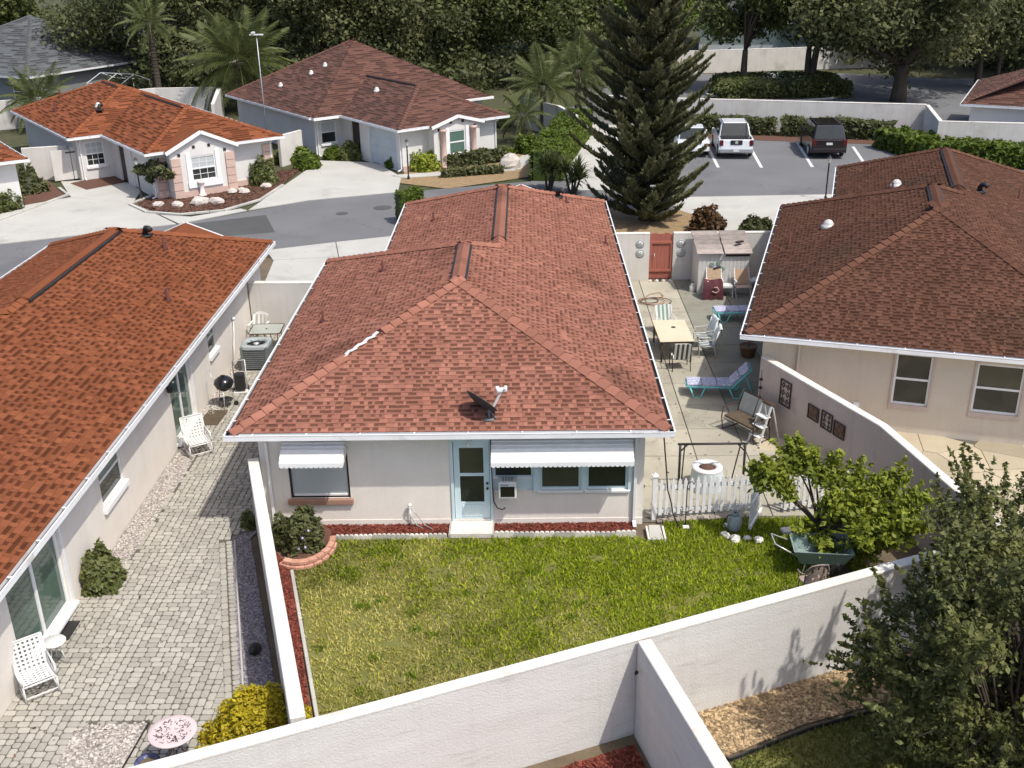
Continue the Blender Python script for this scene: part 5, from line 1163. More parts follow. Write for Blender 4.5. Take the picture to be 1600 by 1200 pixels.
t = thing('glazed_pot', 'dark cobalt and white glazed pot beside the filigree table', 'pot', (-6.08,12.95,0)); MB().lathe([(.12,0),(.2,.1),(.22,.22),(.17,.33),(.2,.37),(.15,.37),(.13,.3)], n=20).build('pot', COBALT, t, True); MB().lathe([(.14,.33),(0,.34)], n=12).build('soil', SOIL, t)
for i in range(7): a = i*.9; MB().ball((math.cos(a)*.21,math.sin(a)*.21,.2+.05*(i%2)), .025, 6, 4).build('white_spot', PLAST, t)
t = thing('plant_pot', 'brown mottled pot under the filigree table', 'pot', (-5.6,13.0,0)); MB().lathe([(.1,0),(.17,.12),(.18,.25),(.14,.3),(.12,.28)], n=18).build('pot', POT, t, True)
t = thing('stone_frog', 'dark round garden ornament on the grey gravel strip', 'ornament', (-5.15,16.15,0)); MB().ball((0,0,.09), (.13,.15,.10), 12, 8).build('body', DARK, t, True); MB().ball((0,-.12,.16), (.08,.08,.07), 10, 6).build('head', DARK, t, True)
t = thing('door_mat', 'black door mat at the near sliding door', 'door mat', (-8.98,16.85,.012), .0); MB().bx(-.16,.16,-.3,.3,0,.015).build('mat', DARK, t, bevel=.004)
t = thing('door_mat', 'dark brown door mat at the far sliding door', 'door mat', (-8.72,26.5,.012), -.05); MB().bx(-.28,.28,-.48,.48,0,.015).build('mat', BROWNC, t, bevel=.004)
t = thing('kettle_grill', 'black kettle grill on three legs by the pebbles', 'grill', (-8.55,27.3,0))
MB().lathe([(.0,.48),(.12,.5),(.22,.58),(.27,.70)], n=24).build('bowl', ENAM, t, True); MB().lathe([(.275,.70),(.28,.72),(.24,.82),(.13,.9),(0,.92)], n=24).build('lid', ENAM, t, True); MB().box((0,0,.94), (.12,.03,.03)).build('lid_handle', DARK, t)
for i in range(3): a = .6+i*2.09; MB().tube([(math.cos(a)*.16,math.sin(a)*.16,.55),(math.cos(a)*.27,math.sin(a)*.27,0)], .014, 6).build('leg', ALU, t, True)
MB().lathe([(.2,.2),(.2,.215),(0,.215)], n=18).build('ash_tray', DARK, t); MB().lathe([(0,-.02),(.07,-.02),(.07,.02),(0,.02)], (0,0,0), 12, 1, T(.27,.05,.07) @ Matrix.Rotation(PI/2,4,'X')).build('wheel', DARK, t); MB().tube([(-.26,.05,.72),(-.36,.1,.86),(-.42,.2,1.02)], .012, 6).build('handle', ALU, t, True)
t = thing('hand_trolley', 'white tube frame trolley with a black bag by the air conditioner', 'trolley', (-8.38,28.35,0), .15)
MB().tube([(-.18,0,.05),(-.18,.06,.95),(.18,.06,.95),(.18,0,.05)], .018, 6).build('frame', PLAST, t, True); MB().bx(-.15,.15,-.2,.02,.08,.62).build('bag', DARK, t, bevel=.05); MB().bx(-.2,.2,-.24,.0,.02,.05).build('base_plate', PLAST, t)
for x in (-.2,.2): MB().lathe([(0,-.02),(.08,-.02),(.08,.02),(0,.02)], (0,0,0), 12, 1, T(x,.06,.08) @ Matrix.Rotation(PI/2,4,'Y')).build('wheel', DARK, t)
t = thing('plastic_chair', 'white moulded plastic armchair in the far corner of the pavers', 'chair', (-8.72,32.35,0), -.2)
b = MB(); n = 9; vs = []
for j in range(7):
    z = .40+.55*j/6
    for i in range(n): x = -.27+.54*i/(n-1); vs.append((x*(1-.12*(j == 6)-.0*j), .20+.11*j/6-.20*(abs(x)/.27)**2*(1-j/8), z-(.09*(abs(x)/.27)**3 if j == 6 else 0)))
b.add(vs, [(j*n+i,j*n+i+1,(j+1)*n+i+1,(j+1)*n+i) for j in range(6) for i in range(n-1) if i % 2 == 0 or j in (0,5) ]); b.build('backrest', PLAST, t)
MB().prism([(-.25,-.25),(.25,-.25),(.26,.2),(-.26,.2)], .39, .42).build('seat', PLAST, t, bevel=.012)
for x in (-.27,.27):
    MB().beam((x,-.25,.0),(x,-.22,.62),.05,.05).build('leg', PLAST, t); MB().beam((x,.28,0),(x*.95,.18,.42),.05,.05).build('leg', PLAST, t); MB().beam((x,-.26,.63),(x,.2,.66),.06,.03).build('arm', PLAST, t)
t = thing('glass_table', 'rectangular glass patio table with dark frame by the plastic chair', 'table', (-8.32,31.7,0), .03); MB().prism([(-.5,-.38),(-.42,-.45),(.42,-.45),(.5,-.38),(.5,.38),(.42,.45),(-.42,.45),(-.5,.38)], .68, .69).build('glass_top', GLST, t)
MB().tube([(-.5,-.4,.685),(-.42,-.46,.685),(.42,-.46,.685),(.5,-.4,.685),(.5,.4,.685),(.42,.46,.685),(-.42,.46,.685),(-.5,.4,.685)], .018, 6, closed=True).build('frame', RUST, t, True); MB().lathe([(.03,0),(.03,.012),(0,.012)], (0,0,.69), 10).build('parasol_plug', DARK, t)
for x in (-.42,.42):
    for y in (-.36,.36): MB().tube([(x,y,.68),(x*.88,y*.9,.3),(x*1.12,y*1.1,0)], .014, 6).build('leg', RUST, t, True)
# ---- ironwork on the pink wall
A_ = Vector((6.28,26.1,0)); e_ = Vector((1.82,-4.25,0)).normalized(); n_ = Vector((-.919,-.394,0)); wa = math.atan2(e_.y, e_.x)
def ironwork(label, u0, u1, z0, z1, rows, cols, fill=None):
    p = A_+e_*((u0+u1)/2)+n_*.125; t = thing('wall_panel', label, 'wall art', (p.x,p.y,(z0+z1)/2), wa); w, h = u1-u0, z1-z0     # local x along wall
    f = MB(); f.bx(-w/2,w/2,-.012,.012,-h/2,-h/2+.03).bx(-w/2,w/2,-.012,.012,h/2-.03,h/2).bx(-w/2,-w/2+.03,-.012,.012,-h/2+.03,h/2-.03).bx(w/2-.03,w/2,-.012,.012,-h/2+.03,h/2-.03); f.build('frame', RUST, t)
    for i in range(rows):
        for j in range(cols):
            x = -w/2+.04+(w-.08)*(j+.5)/cols; z = -h/2+.04+(h-.08)*(i+.5)/rows; r_ = min((w-.08)/cols, (h-.08)/rows)*.42
            MB().tube([(x+math.cos(a)*r_*(.45 if k % 2 else 1), 0, z+math.sin(a)*r_*(.45 if k % 2 else 1)) for k, a in enumerate([q*PI/4 for q in range(8)])], .012, 5, closed=True).build('scroll', RUST, t)
    if fill: MB().bx(-w/2+.06,w/2-.06,-.006,.006,-h/2+.06,h/2-.06).build('plaque', fill, t)
ironwork('tall wrought iron panel on the pink wall', .95, 1.4, .90, 1.6, 3, 2); ironwork('left square iron picture on the pink wall', 2.12, 2.54, 1.0, 1.38, 1, 1, POT)
ironwork('middle iron picture with barred pattern on the pink wall', 2.64, 3.06, .96, 1.42, 3, 2); ironwork('right square iron picture on the pink wall', 3.12, 3.53, .96, 1.35, 1, 1, POT)
p = A_+e_*.12+n_*.13; t = thing('hanging_chime', 'dark string of small bells on the pink wall end', 'wind chime', (p.x,p.y,.6)); MB().tube([(0,0,0),(0,0,.9)], .006, 5).build('string', DARK, t)
for z in (.1,.38,.62): MB().lathe([(.05,0),(.035,.05),(0,.07)], (0,0,z), 10).build('bell', RUST, t, True)
# ---- front gardens and road
def lamp(label, x, y, h=2.1):
    t = thing('lamp_post', label, 'lamp post', (x,y,0)); MB().lathe([(.07,0),(.07,.12),(.04,.16),(.035,h-.35),(.05,h-.33)], n=10).build('post', DARK, t, True)
    MB().lathe([(.06,h-.33),(.09,h-.1),(.0,h-.1)], n=8).build('lantern', LAMPG, t); MB().lathe([(.12,h-.1),(.03,h),(.01,h+.06)], n=8).build('lantern_cap', DARK, t)
lamp('short black lamp post in the bark bed', -19.3,52.4); lamp('short black lamp post in front of the maroon-roofed house', -6.25,56.4); lamp('short black lamp post beyond the right roof', 14.5,50.7)
t = thing('mast_light', 'slender tall pole with a pale flat head between the two far houses', 'pole', (-15.1,62.6,0)); MB().tube([(0,0,0),(.0,0,6.9)], .028, 8).build('pole', SILV, t, True); MB().bx(-.38,.38,-.1,.1,6.9,6.96).bx(-.25,-.1,-.2,.2,7.0,7.08).build('head', PLAST, t)
t = thing('pedestal', 'pale garden pedestal in the bark bed', 'pedestal', (-16.4,53.1,0)); MB().lathe([(.2,0),(.2,.08),(.12,.14),(.11,.6),(.19,.7),(.2,.75)], n=14).build('column', STUC, t, True)
for i, (x, y, r_) in enumerate(((-18.1,51.2,.3),(-17.1,51.1,.32),(-16.1,51.5,.5),(-15.3,51.6,.4),(-15.1,53.8,.32),(-14.4,53.7,.35),(-14.7,54.2,.25),(-13.6,55.0,.3))): rock(['leftmost pale rock in the bark bed','second pale rock in the bark bed','large flat pale rock below the pedestal','pale rock right of the large flat one','pale rock before the white window bay','bigger of the two pale rocks right of the window','upright pale rock between two flat ones','pale rock beside the clipped corner shrub'][i], (x,y), r_, ROCK, 'garden_rock', 'pale rocks in the bark bed', .5)
rock('large boulder at the bend of the front path', (-.85,59.0), .75, ROCK, 'boulder', None, .75)
for x, y, s_, lb in ((-6.9,50.2,.45,'dark manhole cover in the road'),(-8.7,49.2,.3,'small dark cover in the road further left')): t = thing('manhole_cover', lb, 'manhole', (x,y,-.018)); MB().lathe([(s_,0),(s_,.006),(s_*.9,.008),(0,.008)], n=20).build('cover', ASPHD, t)
t = thing('pool_screen', 'white framed pool screen enclosure behind the gabled house', 'screen enclosure', (-31.5,84.5,-.5), -.4); t.scale = (.55,.8,.85)
for x in (-3,0,3):
    for y in (-2,2): MB().beam((x,y,0),(x,y,2.6),.06,.06).build('post', WHITE, t)
    MB().beam((x,-2,2.6),(x,0,3.3),.05,.05).beam((x,0,3.3),(x,2,2.6),.05,.05).build('rafter', GUT, t)
for y, z in ((-2,2.6),(0,3.3),(2,2.6)): MB().beam((-3,y,z),(3,y,z),.05,.05).build('beam', WHITE, t)
for k in range(2): MB().add([(4.2+k*1.6,4.2,4.42),(5.2+k*1.6,4.2,4.42),(5.2+k*1.6,5.6,5.06),(4.2+k*1.6,5.6,5.06)], [(0,1,2,3)]).build('skylight', PLAST, grey1.E)
t = thing('garden_gate', 'white double gate with arched top left of the gabled house', 'gate', (-24.6,57.3,0), .55); MB().bx(-1.0,-.02,-.04,.04,.05,1.65).build('gate_leaf', STUCW, t); MB().bx(.02,1.0,-.04,.04,.05,1.75).build('gate_leaf', STUCW, t); MB().box((0,-.06,1.5),(.5,.02,.06)).build('hinge', DARK, t); MB().ball((.93,-.06,1.0),.05).build('latch', DARK, t)
# ---- cars
def car(label, loc, rz, kind, paint, plate=True):
    t = thing('parked_car', label, 'car', (*loc,0), rz, 'cars in the parking bays')      # rear at y=0, nose toward +y
    suv = kind == 'suv'; W2 = .96 if suv else .90; L = 4.9 if suv else 4.7; bz = 1.08 if suv else .88; rz_ = 1.80 if suv else 1.42
    prof = [(0,.42),(.02,.80),(.04,bz),(.5,bz+.03),(3.3,bz),(L-.35,bz-.14),(L-.05,bz-.32),(L,.45),(L-.1,.3),(.1,.3)]
    b = MB(); secs = ((-1,.90),(-.96,.0),(.96,.0),(1,.9)); k = len(prof); vs = []
    for s_, (wx, ins) in zip(range(4), ((-W2,.06),(-W2+.10,0),(W2-.10,0),(W2,.06))):
        for (y, z) in prof: yy = y+(ins if y < L/2 else -ins); zz = z-(.05 if ins and z > bz-.1 else 0)+(.04 if ins and z < .4 else 0); vs.append((wx, yy, zz))
    fs = [tuple(range(k)), tuple(range(4*k-1, 3*k-1, -1))]
    for s_ in range(3): fs += [(s_*k+i, s_*k+(i+1)%k, (s_+1)*k+(i+1)%k, (s_+1)*k+i) for i in range(k)]
    b.add(vs, [f[::-1] for f in fs]); b.build('body', paint, t, bevel=.06)
    pick = suv and paint is CARW; y0, y1, y2, y3 = (.95,1.45,3.0,3.75) if pick else (.08,.42,3.0,3.75) if suv else (.75,1.5,2.9,3.75)
    if pick: MB().bx(-W2+.1,W2-.1,.1,1.05,bz+.0,bz+.065).build('bed_cover', ENAM, t, bevel=.02)
    if pick: MB().add([(-W2+.05,.6,bz),(-W2+.05,1.5,bz),(-W2+.16,1.5,rz_-.12),(-W2+.18,.95,bz+.1),(W2-.05,.6,bz),(W2-.05,1.5,bz),(W2-.16,1.5,rz_-.12),(W2-.18,.95,bz+.1)], [(0,1,2,3),(7,6,5,4)]).build('sail_panel', paint, t)
    a, c = W2-.06, W2-.2; cab = [(y0,bz),(y1,rz_),(y2,rz_),(y3,bz-.02)]
    vs = [(-a,y,z) if z < rz_-.1 else (-c,y,z) for y, z in cab]+[(a,y,z) if z < rz_-.1 else (c,y,z) for y, z in cab]
    MB().add(vs, [(3,2,1,0),(4,5,6,7),(0,1,5,4),(1,2,6,5),(2,3,7,6)]).build('cabin', paint, t, bevel=.09)
    def pane(nm, q, off): 
        q = [Vector(p) for p in q]; n = (q[1]-q[0]).cross(q[2]-q[0]).normalized(); m = sum(q, Vector())/4; n = n if n.dot(m-Vector((0,2.2,1.0))) > 0 else -n
        MB().add([p.lerp(m,.08)+n*off for p in q], [(0,1,2,3)]).build(nm, GLASS, t)
    pane('rear_window', [(-a,y0,bz),(a,y0,bz),(c,y1,rz_),(-c,y1,rz_)], .012); pane('windscreen', [(-a,y3,bz),(a,y3,bz),(c,y2,rz_),(-c,y2,rz_)], .012)
    for s_ in (-1, 1):
        ym = (y1+y2)/2; pane('side_window', [(s_*a,y0+.3,bz),(s_*a,ym,bz),(s_*c,ym,rz_),(s_*c,y1+.05,rz_)], .014); pane('side_window', [(s_*a,ym+.05,bz),(s_*a,y3-.1,bz),(s_*c,y2,rz_),(s_*c,ym+.05,rz_)], .014)
        MB().box((s_*(W2-.13),.0+.03,bz-.18), (.2 if suv else .34,.08,.32 if suv else .16)).build('tail_light', mat('tail_lamp', (.10,.012,.012), None, 3, .2, fine=0) if 'tail_lamp' not in MATS else MATS['tail_lamp'], t, bevel=.02)
        MB().box((s_*(W2+.06),3.3,bz+.06), (.16,.1,.14)).build('mirror', paint, t, bevel=.03)
        if suv: MB().tube([(s_*(c-.06),.55,rz_+.05),(s_*(c-.06),2.7,rz_+.05)], .025, 6).build('roof_rail', DARK, t, True)
        for y in (.95, L-.95):
            w = MB().lathe([(0,-.1),(.30,-.1),(.34,-.07),(.34,.07),(.30,.1),(0,.1)], (0,0,0), 20, 1, T(s_*(W2-.06),y,.34) @ Matrix.Rotation(PI/2,4,'Y')).build('wheel', DARK, t, True); MB().lathe([(0,-.105),(.19,-.105),(.21,-.1),(.21,.1),(.19,.105),(0,.105)], (0,0,0), 14, 1, T(s_*(W2-.05),y,.34) @ Matrix.Rotation(PI/2,4,'Y')).build('rim', ALU, w)
    MB().bx(-W2+.04,W2-.04,-.07,.1,.36,.58).build('bumper', paint if not suv or paint is not CARW else SILV, t, bevel=.03)
    if suv and paint is CARW: MB().bx(-.33,.33,-.012,.03,bz-.28,bz-.02).build('badge_panel', DARK, t, bevel=.02); MB().lathe([(.09,0),(.09,.02),(0,.02)], (0,0,0), 14, 1, T(0,-.015,bz-.14) @ Matrix.Rotation(PI/2,4,'X')).build('badge', ALU, t)
    MB().bx(-.17,.17,-.085 if suv and paint is CARW else -.02,-.01,.42 if suv and paint is CARW else bz-.3,.54 if suv and paint is CARW else bz-.17).build('number_plate', LINE, t)
CARW = mat('white_car_paint', (.72,.73,.74), (.70,.71,.72), 1, .25, fine=0, spec=.5, coat=.6); CARR = mat('dark_red_car_paint', (.012,.007,.007), (.011,.006,.006), 1, .25, fine=0, spec=.5, coat=.6)
car('white pickup with dark bed cover and roof rails in the middle bay', (11.95,60.4), -.075, 'suv', CARW)
car('dark red sport utility car in the right-hand bay', (17.1,60.1), -.085, 'suv', CARR)
car('white saloon car half hidden by the conifer', (9.65,61.0), -.06, 'sedan', CARW)

t = thing('wall_hook', 'small black hook on the inside corner of the short wall', 'hook', (1.70,13.74,1.42)); MB().ball((0,0,0), .035, 8, 5).tube([(0,0,0),(-.03,-.05,-.02),(-.03,-.06,.04)], .008, 5).build('hook', DARK, t, True)
# ---------------------------------------------------------------- vegetation
def unit(a): return a/np.maximum(np.linalg.norm(a, axis=-1, keepdims=True), 1e-9)
def leaf_mesh(name, P, mat_, size, tone, T_=None, Nrm=None, aspect=1.8, up=.6, jitter=.5):
    n = len(P); P = np.asarray(P, float)
    nrm = unit(rng.normal(size=(n, 3))*.8+(Nrm if Nrm is not None else 0)+np.array([0,0,up]))
    t = unit(T_+rng.normal(size=(n, 3))*.15) if T_ is not None else unit(np.cross(nrm, rng.normal(size=(n, 3))))
    b = unit(np.cross(nrm, t)); s = (size*(1+jitter*rng.normal(size=n))).clip(size*.4, size*1.9)[:, None]
    V = np.stack([P-t*s*aspect/2, P+b*s/2, P+t*s*aspect/2, P-b*s/2], 1).reshape(-1, 3)
    return np_mesh(name, V, np.array([[0,1,2,3]])+np.arange(n)[:, None]*4, tone, mat_)
def clumps(C_, r, n, flat=.8, core=.55):
    C_ = np.asarray(C_, float); r = np.asarray(r, float); k = rng.choice(len(C_), n, p=r**2/np.sum(r**2))
    d = unit(rng.normal(size=(n, 3))+np.array([0,0,.25])); rad = r[k]*(core+(1-core)*rng.random(n)**.6)*(1+.18*rng.normal(size=n))
    P = C_[k]+d*rad[:, None]*np.array([1,1,flat]); ct = rng.normal(0,.16,len(C_))
    return P, d, np.clip(.45+ct[k]+rng.normal(0,.2,n), 0, 1)
def shell(k, R3, c, inner=.45, zmin=None):
    d = unit(rng.normal(size=(k*3, 3))); rad = inner+(1-inner)*rng.random(k*3)**.5; p = d*rad[:, None]*np.array(R3)+np.array(c)
    if zmin is not None: p = p[p[:, 2] > zmin]
    return p[:k]
def limb(mb, a, b, r0, r1, n=6, sag=.1):
    a, b = Vector(a), Vector(b); L = (b-a).length; pts = []; rs = []
    o = Vector((random.uniform(-1,1), random.uniform(-1,1), random.uniform(-.2,.6)))*L*sag
    for i in range(5): t = i/4; pts.append(a.lerp(b, t)+o*math.sin(PI*t)); rs.append(r0+(r1-r0)*t)
    mb.tube(pts, rs, n)
def sprig_pts(C_, r, c0, n, L, m):
    """leafy shoots that leave the outer clumps and point outward and up"""
    C_ = np.asarray(C_); k = rng.integers(len(C_), size=n); d0 = unit(unit(C_[k]-np.array(c0))+np.array([0,0,.45])+rng.normal(0,.35,(n,3)))
    s0 = C_[k]+d0*np.asarray(r)[k][:, None]*.7; ln = L*rng.uniform(.4,1.2,n); t_ = rng.random((n, m)); bend = rng.normal(0,.25,(n,3))
    P = s0[:, None]+d0[:, None]*(t_*ln[:, None])[..., None]+bend[:, None]*(t_**2*ln[:, None]*.5)[..., None]+rng.normal(0,.035,(n,m,3))*(1.15-t_[..., None])
    return P.reshape(-1,3), np.repeat(d0, m, 0)
def tree(name, label, loc, zc, R3, nl, ls, lm, tr=.22, th=2., K=26, cr=.34, group=None, seed=0, inner=.4, lean=(0,0), zmin=None, bark=None, nlimb=9, cat='tree', forks=1):
    random.seed(seed+11); t = thing(name, label, cat, (loc[0], loc[1], 0), 0, group)
    C_ = shell(K, R3, (lean[0], lean[1], zc), inner, zmin); r = np.array([random.uniform(.75,1.25) for _ in C_])*cr*min(R3[0], R3[2]*1.3)
    b = MB(); bl = []
    for f in range(forks):
        bx_ = random.uniform(-.35,.35)*(forks > 1); by_ = random.uniform(-.3,.3)*(forks > 1)
        top = Vector((lean[0]*.4+bx_*2, lean[1]*.4+by_*2, th)); limb(b, (bx_,by_,-.1), top, tr*1.15, tr*.75, 8, .04); bl.append(top)
    for i in range(min(nlimb, len(C_))): limb(b, random.choice(bl), C_[i], tr*.5, tr*.1, 5, .12)
    b.build('trunk', bark or BARK, t, True)
    P, d, tn = clumps(C_, r, nl); obj('crown', leaf_mesh('crown', P, lm, ls, tn, Nrm=d*.7), t); return t
def shrub(name, label, loc, R3, nl, ls, lm, group=None, cat='shrub', bumps=.12, boxy=0., rz=0, core=True, z0=0.):
    t = thing(name, label, cat, (loc[0], loc[1], z0), rz, group)
    d = unit(rng.normal(size=(nl, 3))); d[:, 2] = np.abs(d[:, 2])*1.0-.18*(rng.random(nl) < .5)*rng.random(nl)
    if boxy: d = np.sign(d)*np.abs(d)**(1-boxy*.55); d = d/np.maximum(np.linalg.norm(d, ord=2+boxy*8, axis=1), 1e-6)[:, None] if boxy else d
    R3 = np.array(R3); sd_ = rng.integers(1000); bm_ = 1+bumps*(vnoise(d*3+5, 1.0, int(sd_))-.5)*2+bumps*.8*(vnoise(d[:, [2,0]]*4+9, 1.0, int(sd_)+1)-.5)*2
    P = d*R3*(bm_*(.86+.16*rng.random(nl)))[:, None]; P[:, 2] = np.maximum(P[:, 2]+R3[2]*.0, .02)
    b = MB()
    for i in range(5): a = i*1.3; b.tube([(0,0,-.05),(math.cos(a)*R3[0]*.35, math.sin(a)*R3[1]*.35, R3[2]*.7)], [.03,.012], 5)
    b.build('stem', BARK, t)
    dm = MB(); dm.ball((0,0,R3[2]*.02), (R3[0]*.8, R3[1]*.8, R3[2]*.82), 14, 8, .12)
    obj('foliage', leaf_mesh('foliage', P, lm, ls, np.clip(.5+.5*(bm_-1)/max(bumps,.01)*.3+rng.normal(0,.22,nl), 0, 1), Nrm=d*.9), t)
    o = dm.build('dark_core', lm, t, True); return t  # solid core in a dark leaf tone, just inside the foliage
def hedge(name, label, pts, w, h, nl, ls, lm, group=None, rough=.06):
    """clipped hedge following a polyline"""
    t = thing(name, label, 'hedge', (pts[0][0], pts[0][1], 0), 0, group); o0 = np.array([*pts[0], 0.]); seg = [np.array(p) for p in pts]
    ln = np.array([np.linalg.norm(seg[i+1]-seg[i]) for i in range(len(seg)-1)]); k = rng.choice(len(ln), nl, p=ln/ln.sum()); tt = rng.random(nl)
    A = np.array(seg)[k]; B = np.array(seg)[k+1]; c = A+(B-A)*tt[:, None]; dr = unit(B-A); nr = np.stack([-dr[:, 1], dr[:, 0]], -1)
    per = rng.random(nl)*(2*h+w); off = np.where(per < h, -w/2, np.where(per < h+w, per-h-w/2, w/2)); z = np.where(per < h, per, np.where(per < h+w, h, 2*h+w-per))
    nr3 = np.stack([nr[:, 0]*np.sign(off)*(z < h-.01), nr[:, 1]*np.sign(off)*(z < h-.01), (z >= h-.01)*1.], -1)
    top = 1+.12*(vnoise(c, .6, 4)-.5)*2
    P = np.stack([c[:, 0]+nr[:, 0]*off, c[:, 1]+nr[:, 1]*off, z*top], -1)+rng.normal(0, rough, (nl, 3)); P[:, 2] = np.maximum(P[:, 2], .02)
    obj('foliage', leaf_mesh('foliage', P-o0, lm, ls, np.clip(rng.normal(.5,.25,nl), 0, 1), Nrm=nr3*1.), t)
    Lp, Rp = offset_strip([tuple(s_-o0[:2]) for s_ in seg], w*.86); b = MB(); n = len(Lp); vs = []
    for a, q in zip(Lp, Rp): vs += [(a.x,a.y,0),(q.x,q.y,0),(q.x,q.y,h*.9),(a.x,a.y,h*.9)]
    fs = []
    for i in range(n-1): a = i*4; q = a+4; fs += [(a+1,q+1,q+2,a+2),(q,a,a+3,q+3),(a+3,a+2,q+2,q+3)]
    fs += [(0,1,2,3),(n*4-1,n*4-2,n*4-3,n*4-4)]; b.add(vs, fs, .1); b.build('dark_core', lm, t); return t  # solid block in a dark leaf tone, slightly smaller than the hedge
def frond_mesh(L, nl, ll, droop, lm, tone):
    """one palm frond along +x: curved rachis with two rows of leaflets"""
    V, F, tn = [], [], []
    def add(q, t_): b = len(V); V.extend(q); F.append((b,b+1,b+2,b+3)); tn.append(t_)
    for i in range(nl):
        t = .12+.88*i/(nl-1); x = L*t*(1-.12*droop*t); z = L*(.28*t-droop*.62*t*t); w = .02*(1-t)+.006
        p = np.array([x, 0, z]); l = ll*math.sin(PI*min(1, .18+t*.8))**.7
        for s_ in (-1, 1):
            dv = np.array([.55, s_*.85, -.25-.35*droop*t]); dv = dv/np.linalg.norm(dv)*l*random.uniform(.85,1.1); wv = np.array([.05*ll+.012, 0, 0])
            add([p-wv*.5, p+dv*.5-wv*.6+np.array([0,0,-.02*l]), p+dv+np.array([0,0,-.12*l]), p+dv*.5+wv*.6], min(1, max(0, tone+random.uniform(-.25,.25))))
        if i < nl-1:
            t2 = .12+.88*(i+1)/(nl-1); p2 = np.array([L*t2*(1-.12*droop*t2), 0, L*(.28*t2-droop*.62*t2*t2)]); s_ = np.array([0, w, 0])
            add([p-s_, p2-s_, p2+s_, p+s_], .8)
    return np_mesh('frond', np.array(V), np.array(F), np.array(tn), lm)
def palm(name, label, loc, h, L, nf, tr=.2, lean=(0,0), group=None, seed=1, lm=None, ll=None, nleaf=22, elev=(-.5,1.3)):
    random.seed(seed); lm = lm or LPAL; t = thing(name, label, 'palm', (loc[0], loc[1], 0), random.uniform(0,6), group); b = MB()
    pts = [(lean[0]*i/6, lean[1]*i/6, -.1+(h+.1)*i/6) for i in range(7)]; b.tube(pts, [tr*(1.25-.25*i/6) for i in range(7)], 10)
    for i in range(int(h/.25)): b.lathe([(tr*1.18,0),(tr*1.22,.05),(tr*1.1,.09)], (lean[0]*i*.25/h, lean[1]*i*.25/h, i*.25), 10, .85)
    b.build('trunk', BARK, t, True)
    fm = [frond_mesh(L, nleaf, ll or L*.3, dr, lm, tn) for dr, tn in ((.55,.6),(.8,.5),(1.05,.4))]
    for i in range(nf):
        q = (i+.5)/nf; el = elev[1]+(elev[0]-elev[1])*q**.85; az = i*2.4
        M_ = T(lean[0], lean[1], h) @ rotz(az) @ Matrix.Rotation(-el+.1, 4, 'Y') @ Matrix.Scale(random.uniform(.85,1.08), 4)
        obj('frond', fm[min(2, int(q*3))], t, None, M_)
    return t
def spiky(name, label, loc, h, n, lm, w=.05, group=None, cat='plant', spread=1., arch=.3, trunk=0):
    t = thing(name, label, cat, (loc[0], loc[1], 0), 0, group); V = []; F = []; tn = []
    heads = [(0,0,trunk)]
    if trunk: 
        heads = [(random.uniform(-.4,.4), random.uniform(-.4,.4), trunk*random.uniform(.4,1)) for _ in range(4)]; b = MB()
        for q in heads: b.tube([(q[0]*.3,q[1]*.3,-.05), q], [.07,.05], 6)
        b.build('stem', BARK, t)
    for i in range(n):
        hx = heads[i % len(heads)]; a = random.uniform(0, 2*PI); el = random.uniform(.15, 1.4); L = h*random.uniform(.7,1.1)
        dv = np.array([math.cos(a)*math.cos(el)*spread, math.sin(a)*math.cos(el)*spread, math.sin(el)]); p = np.array(hx); sd_ = np.array([-math.sin(a), math.cos(a), 0])*w
        m = p+dv*L*.55; e = p+dv*L+np.array([0,0,-arch*L*math.cos(el)]); b0 = len(V)
        V += [p-sd_*.6, p+sd_*.6, m+sd_, m-sd_, e+sd_*.1, e-sd_*.1]; F += [(b0,b0+1,b0+2,b0+3),(b0+3,b0+2,b0+4,b0+5)]; q = random.uniform(.2,.9); tn += [q, q]
    obj('foliage', np_mesh('foliage', np.array(V), np.array(F), np.array(tn), lm), t); return t
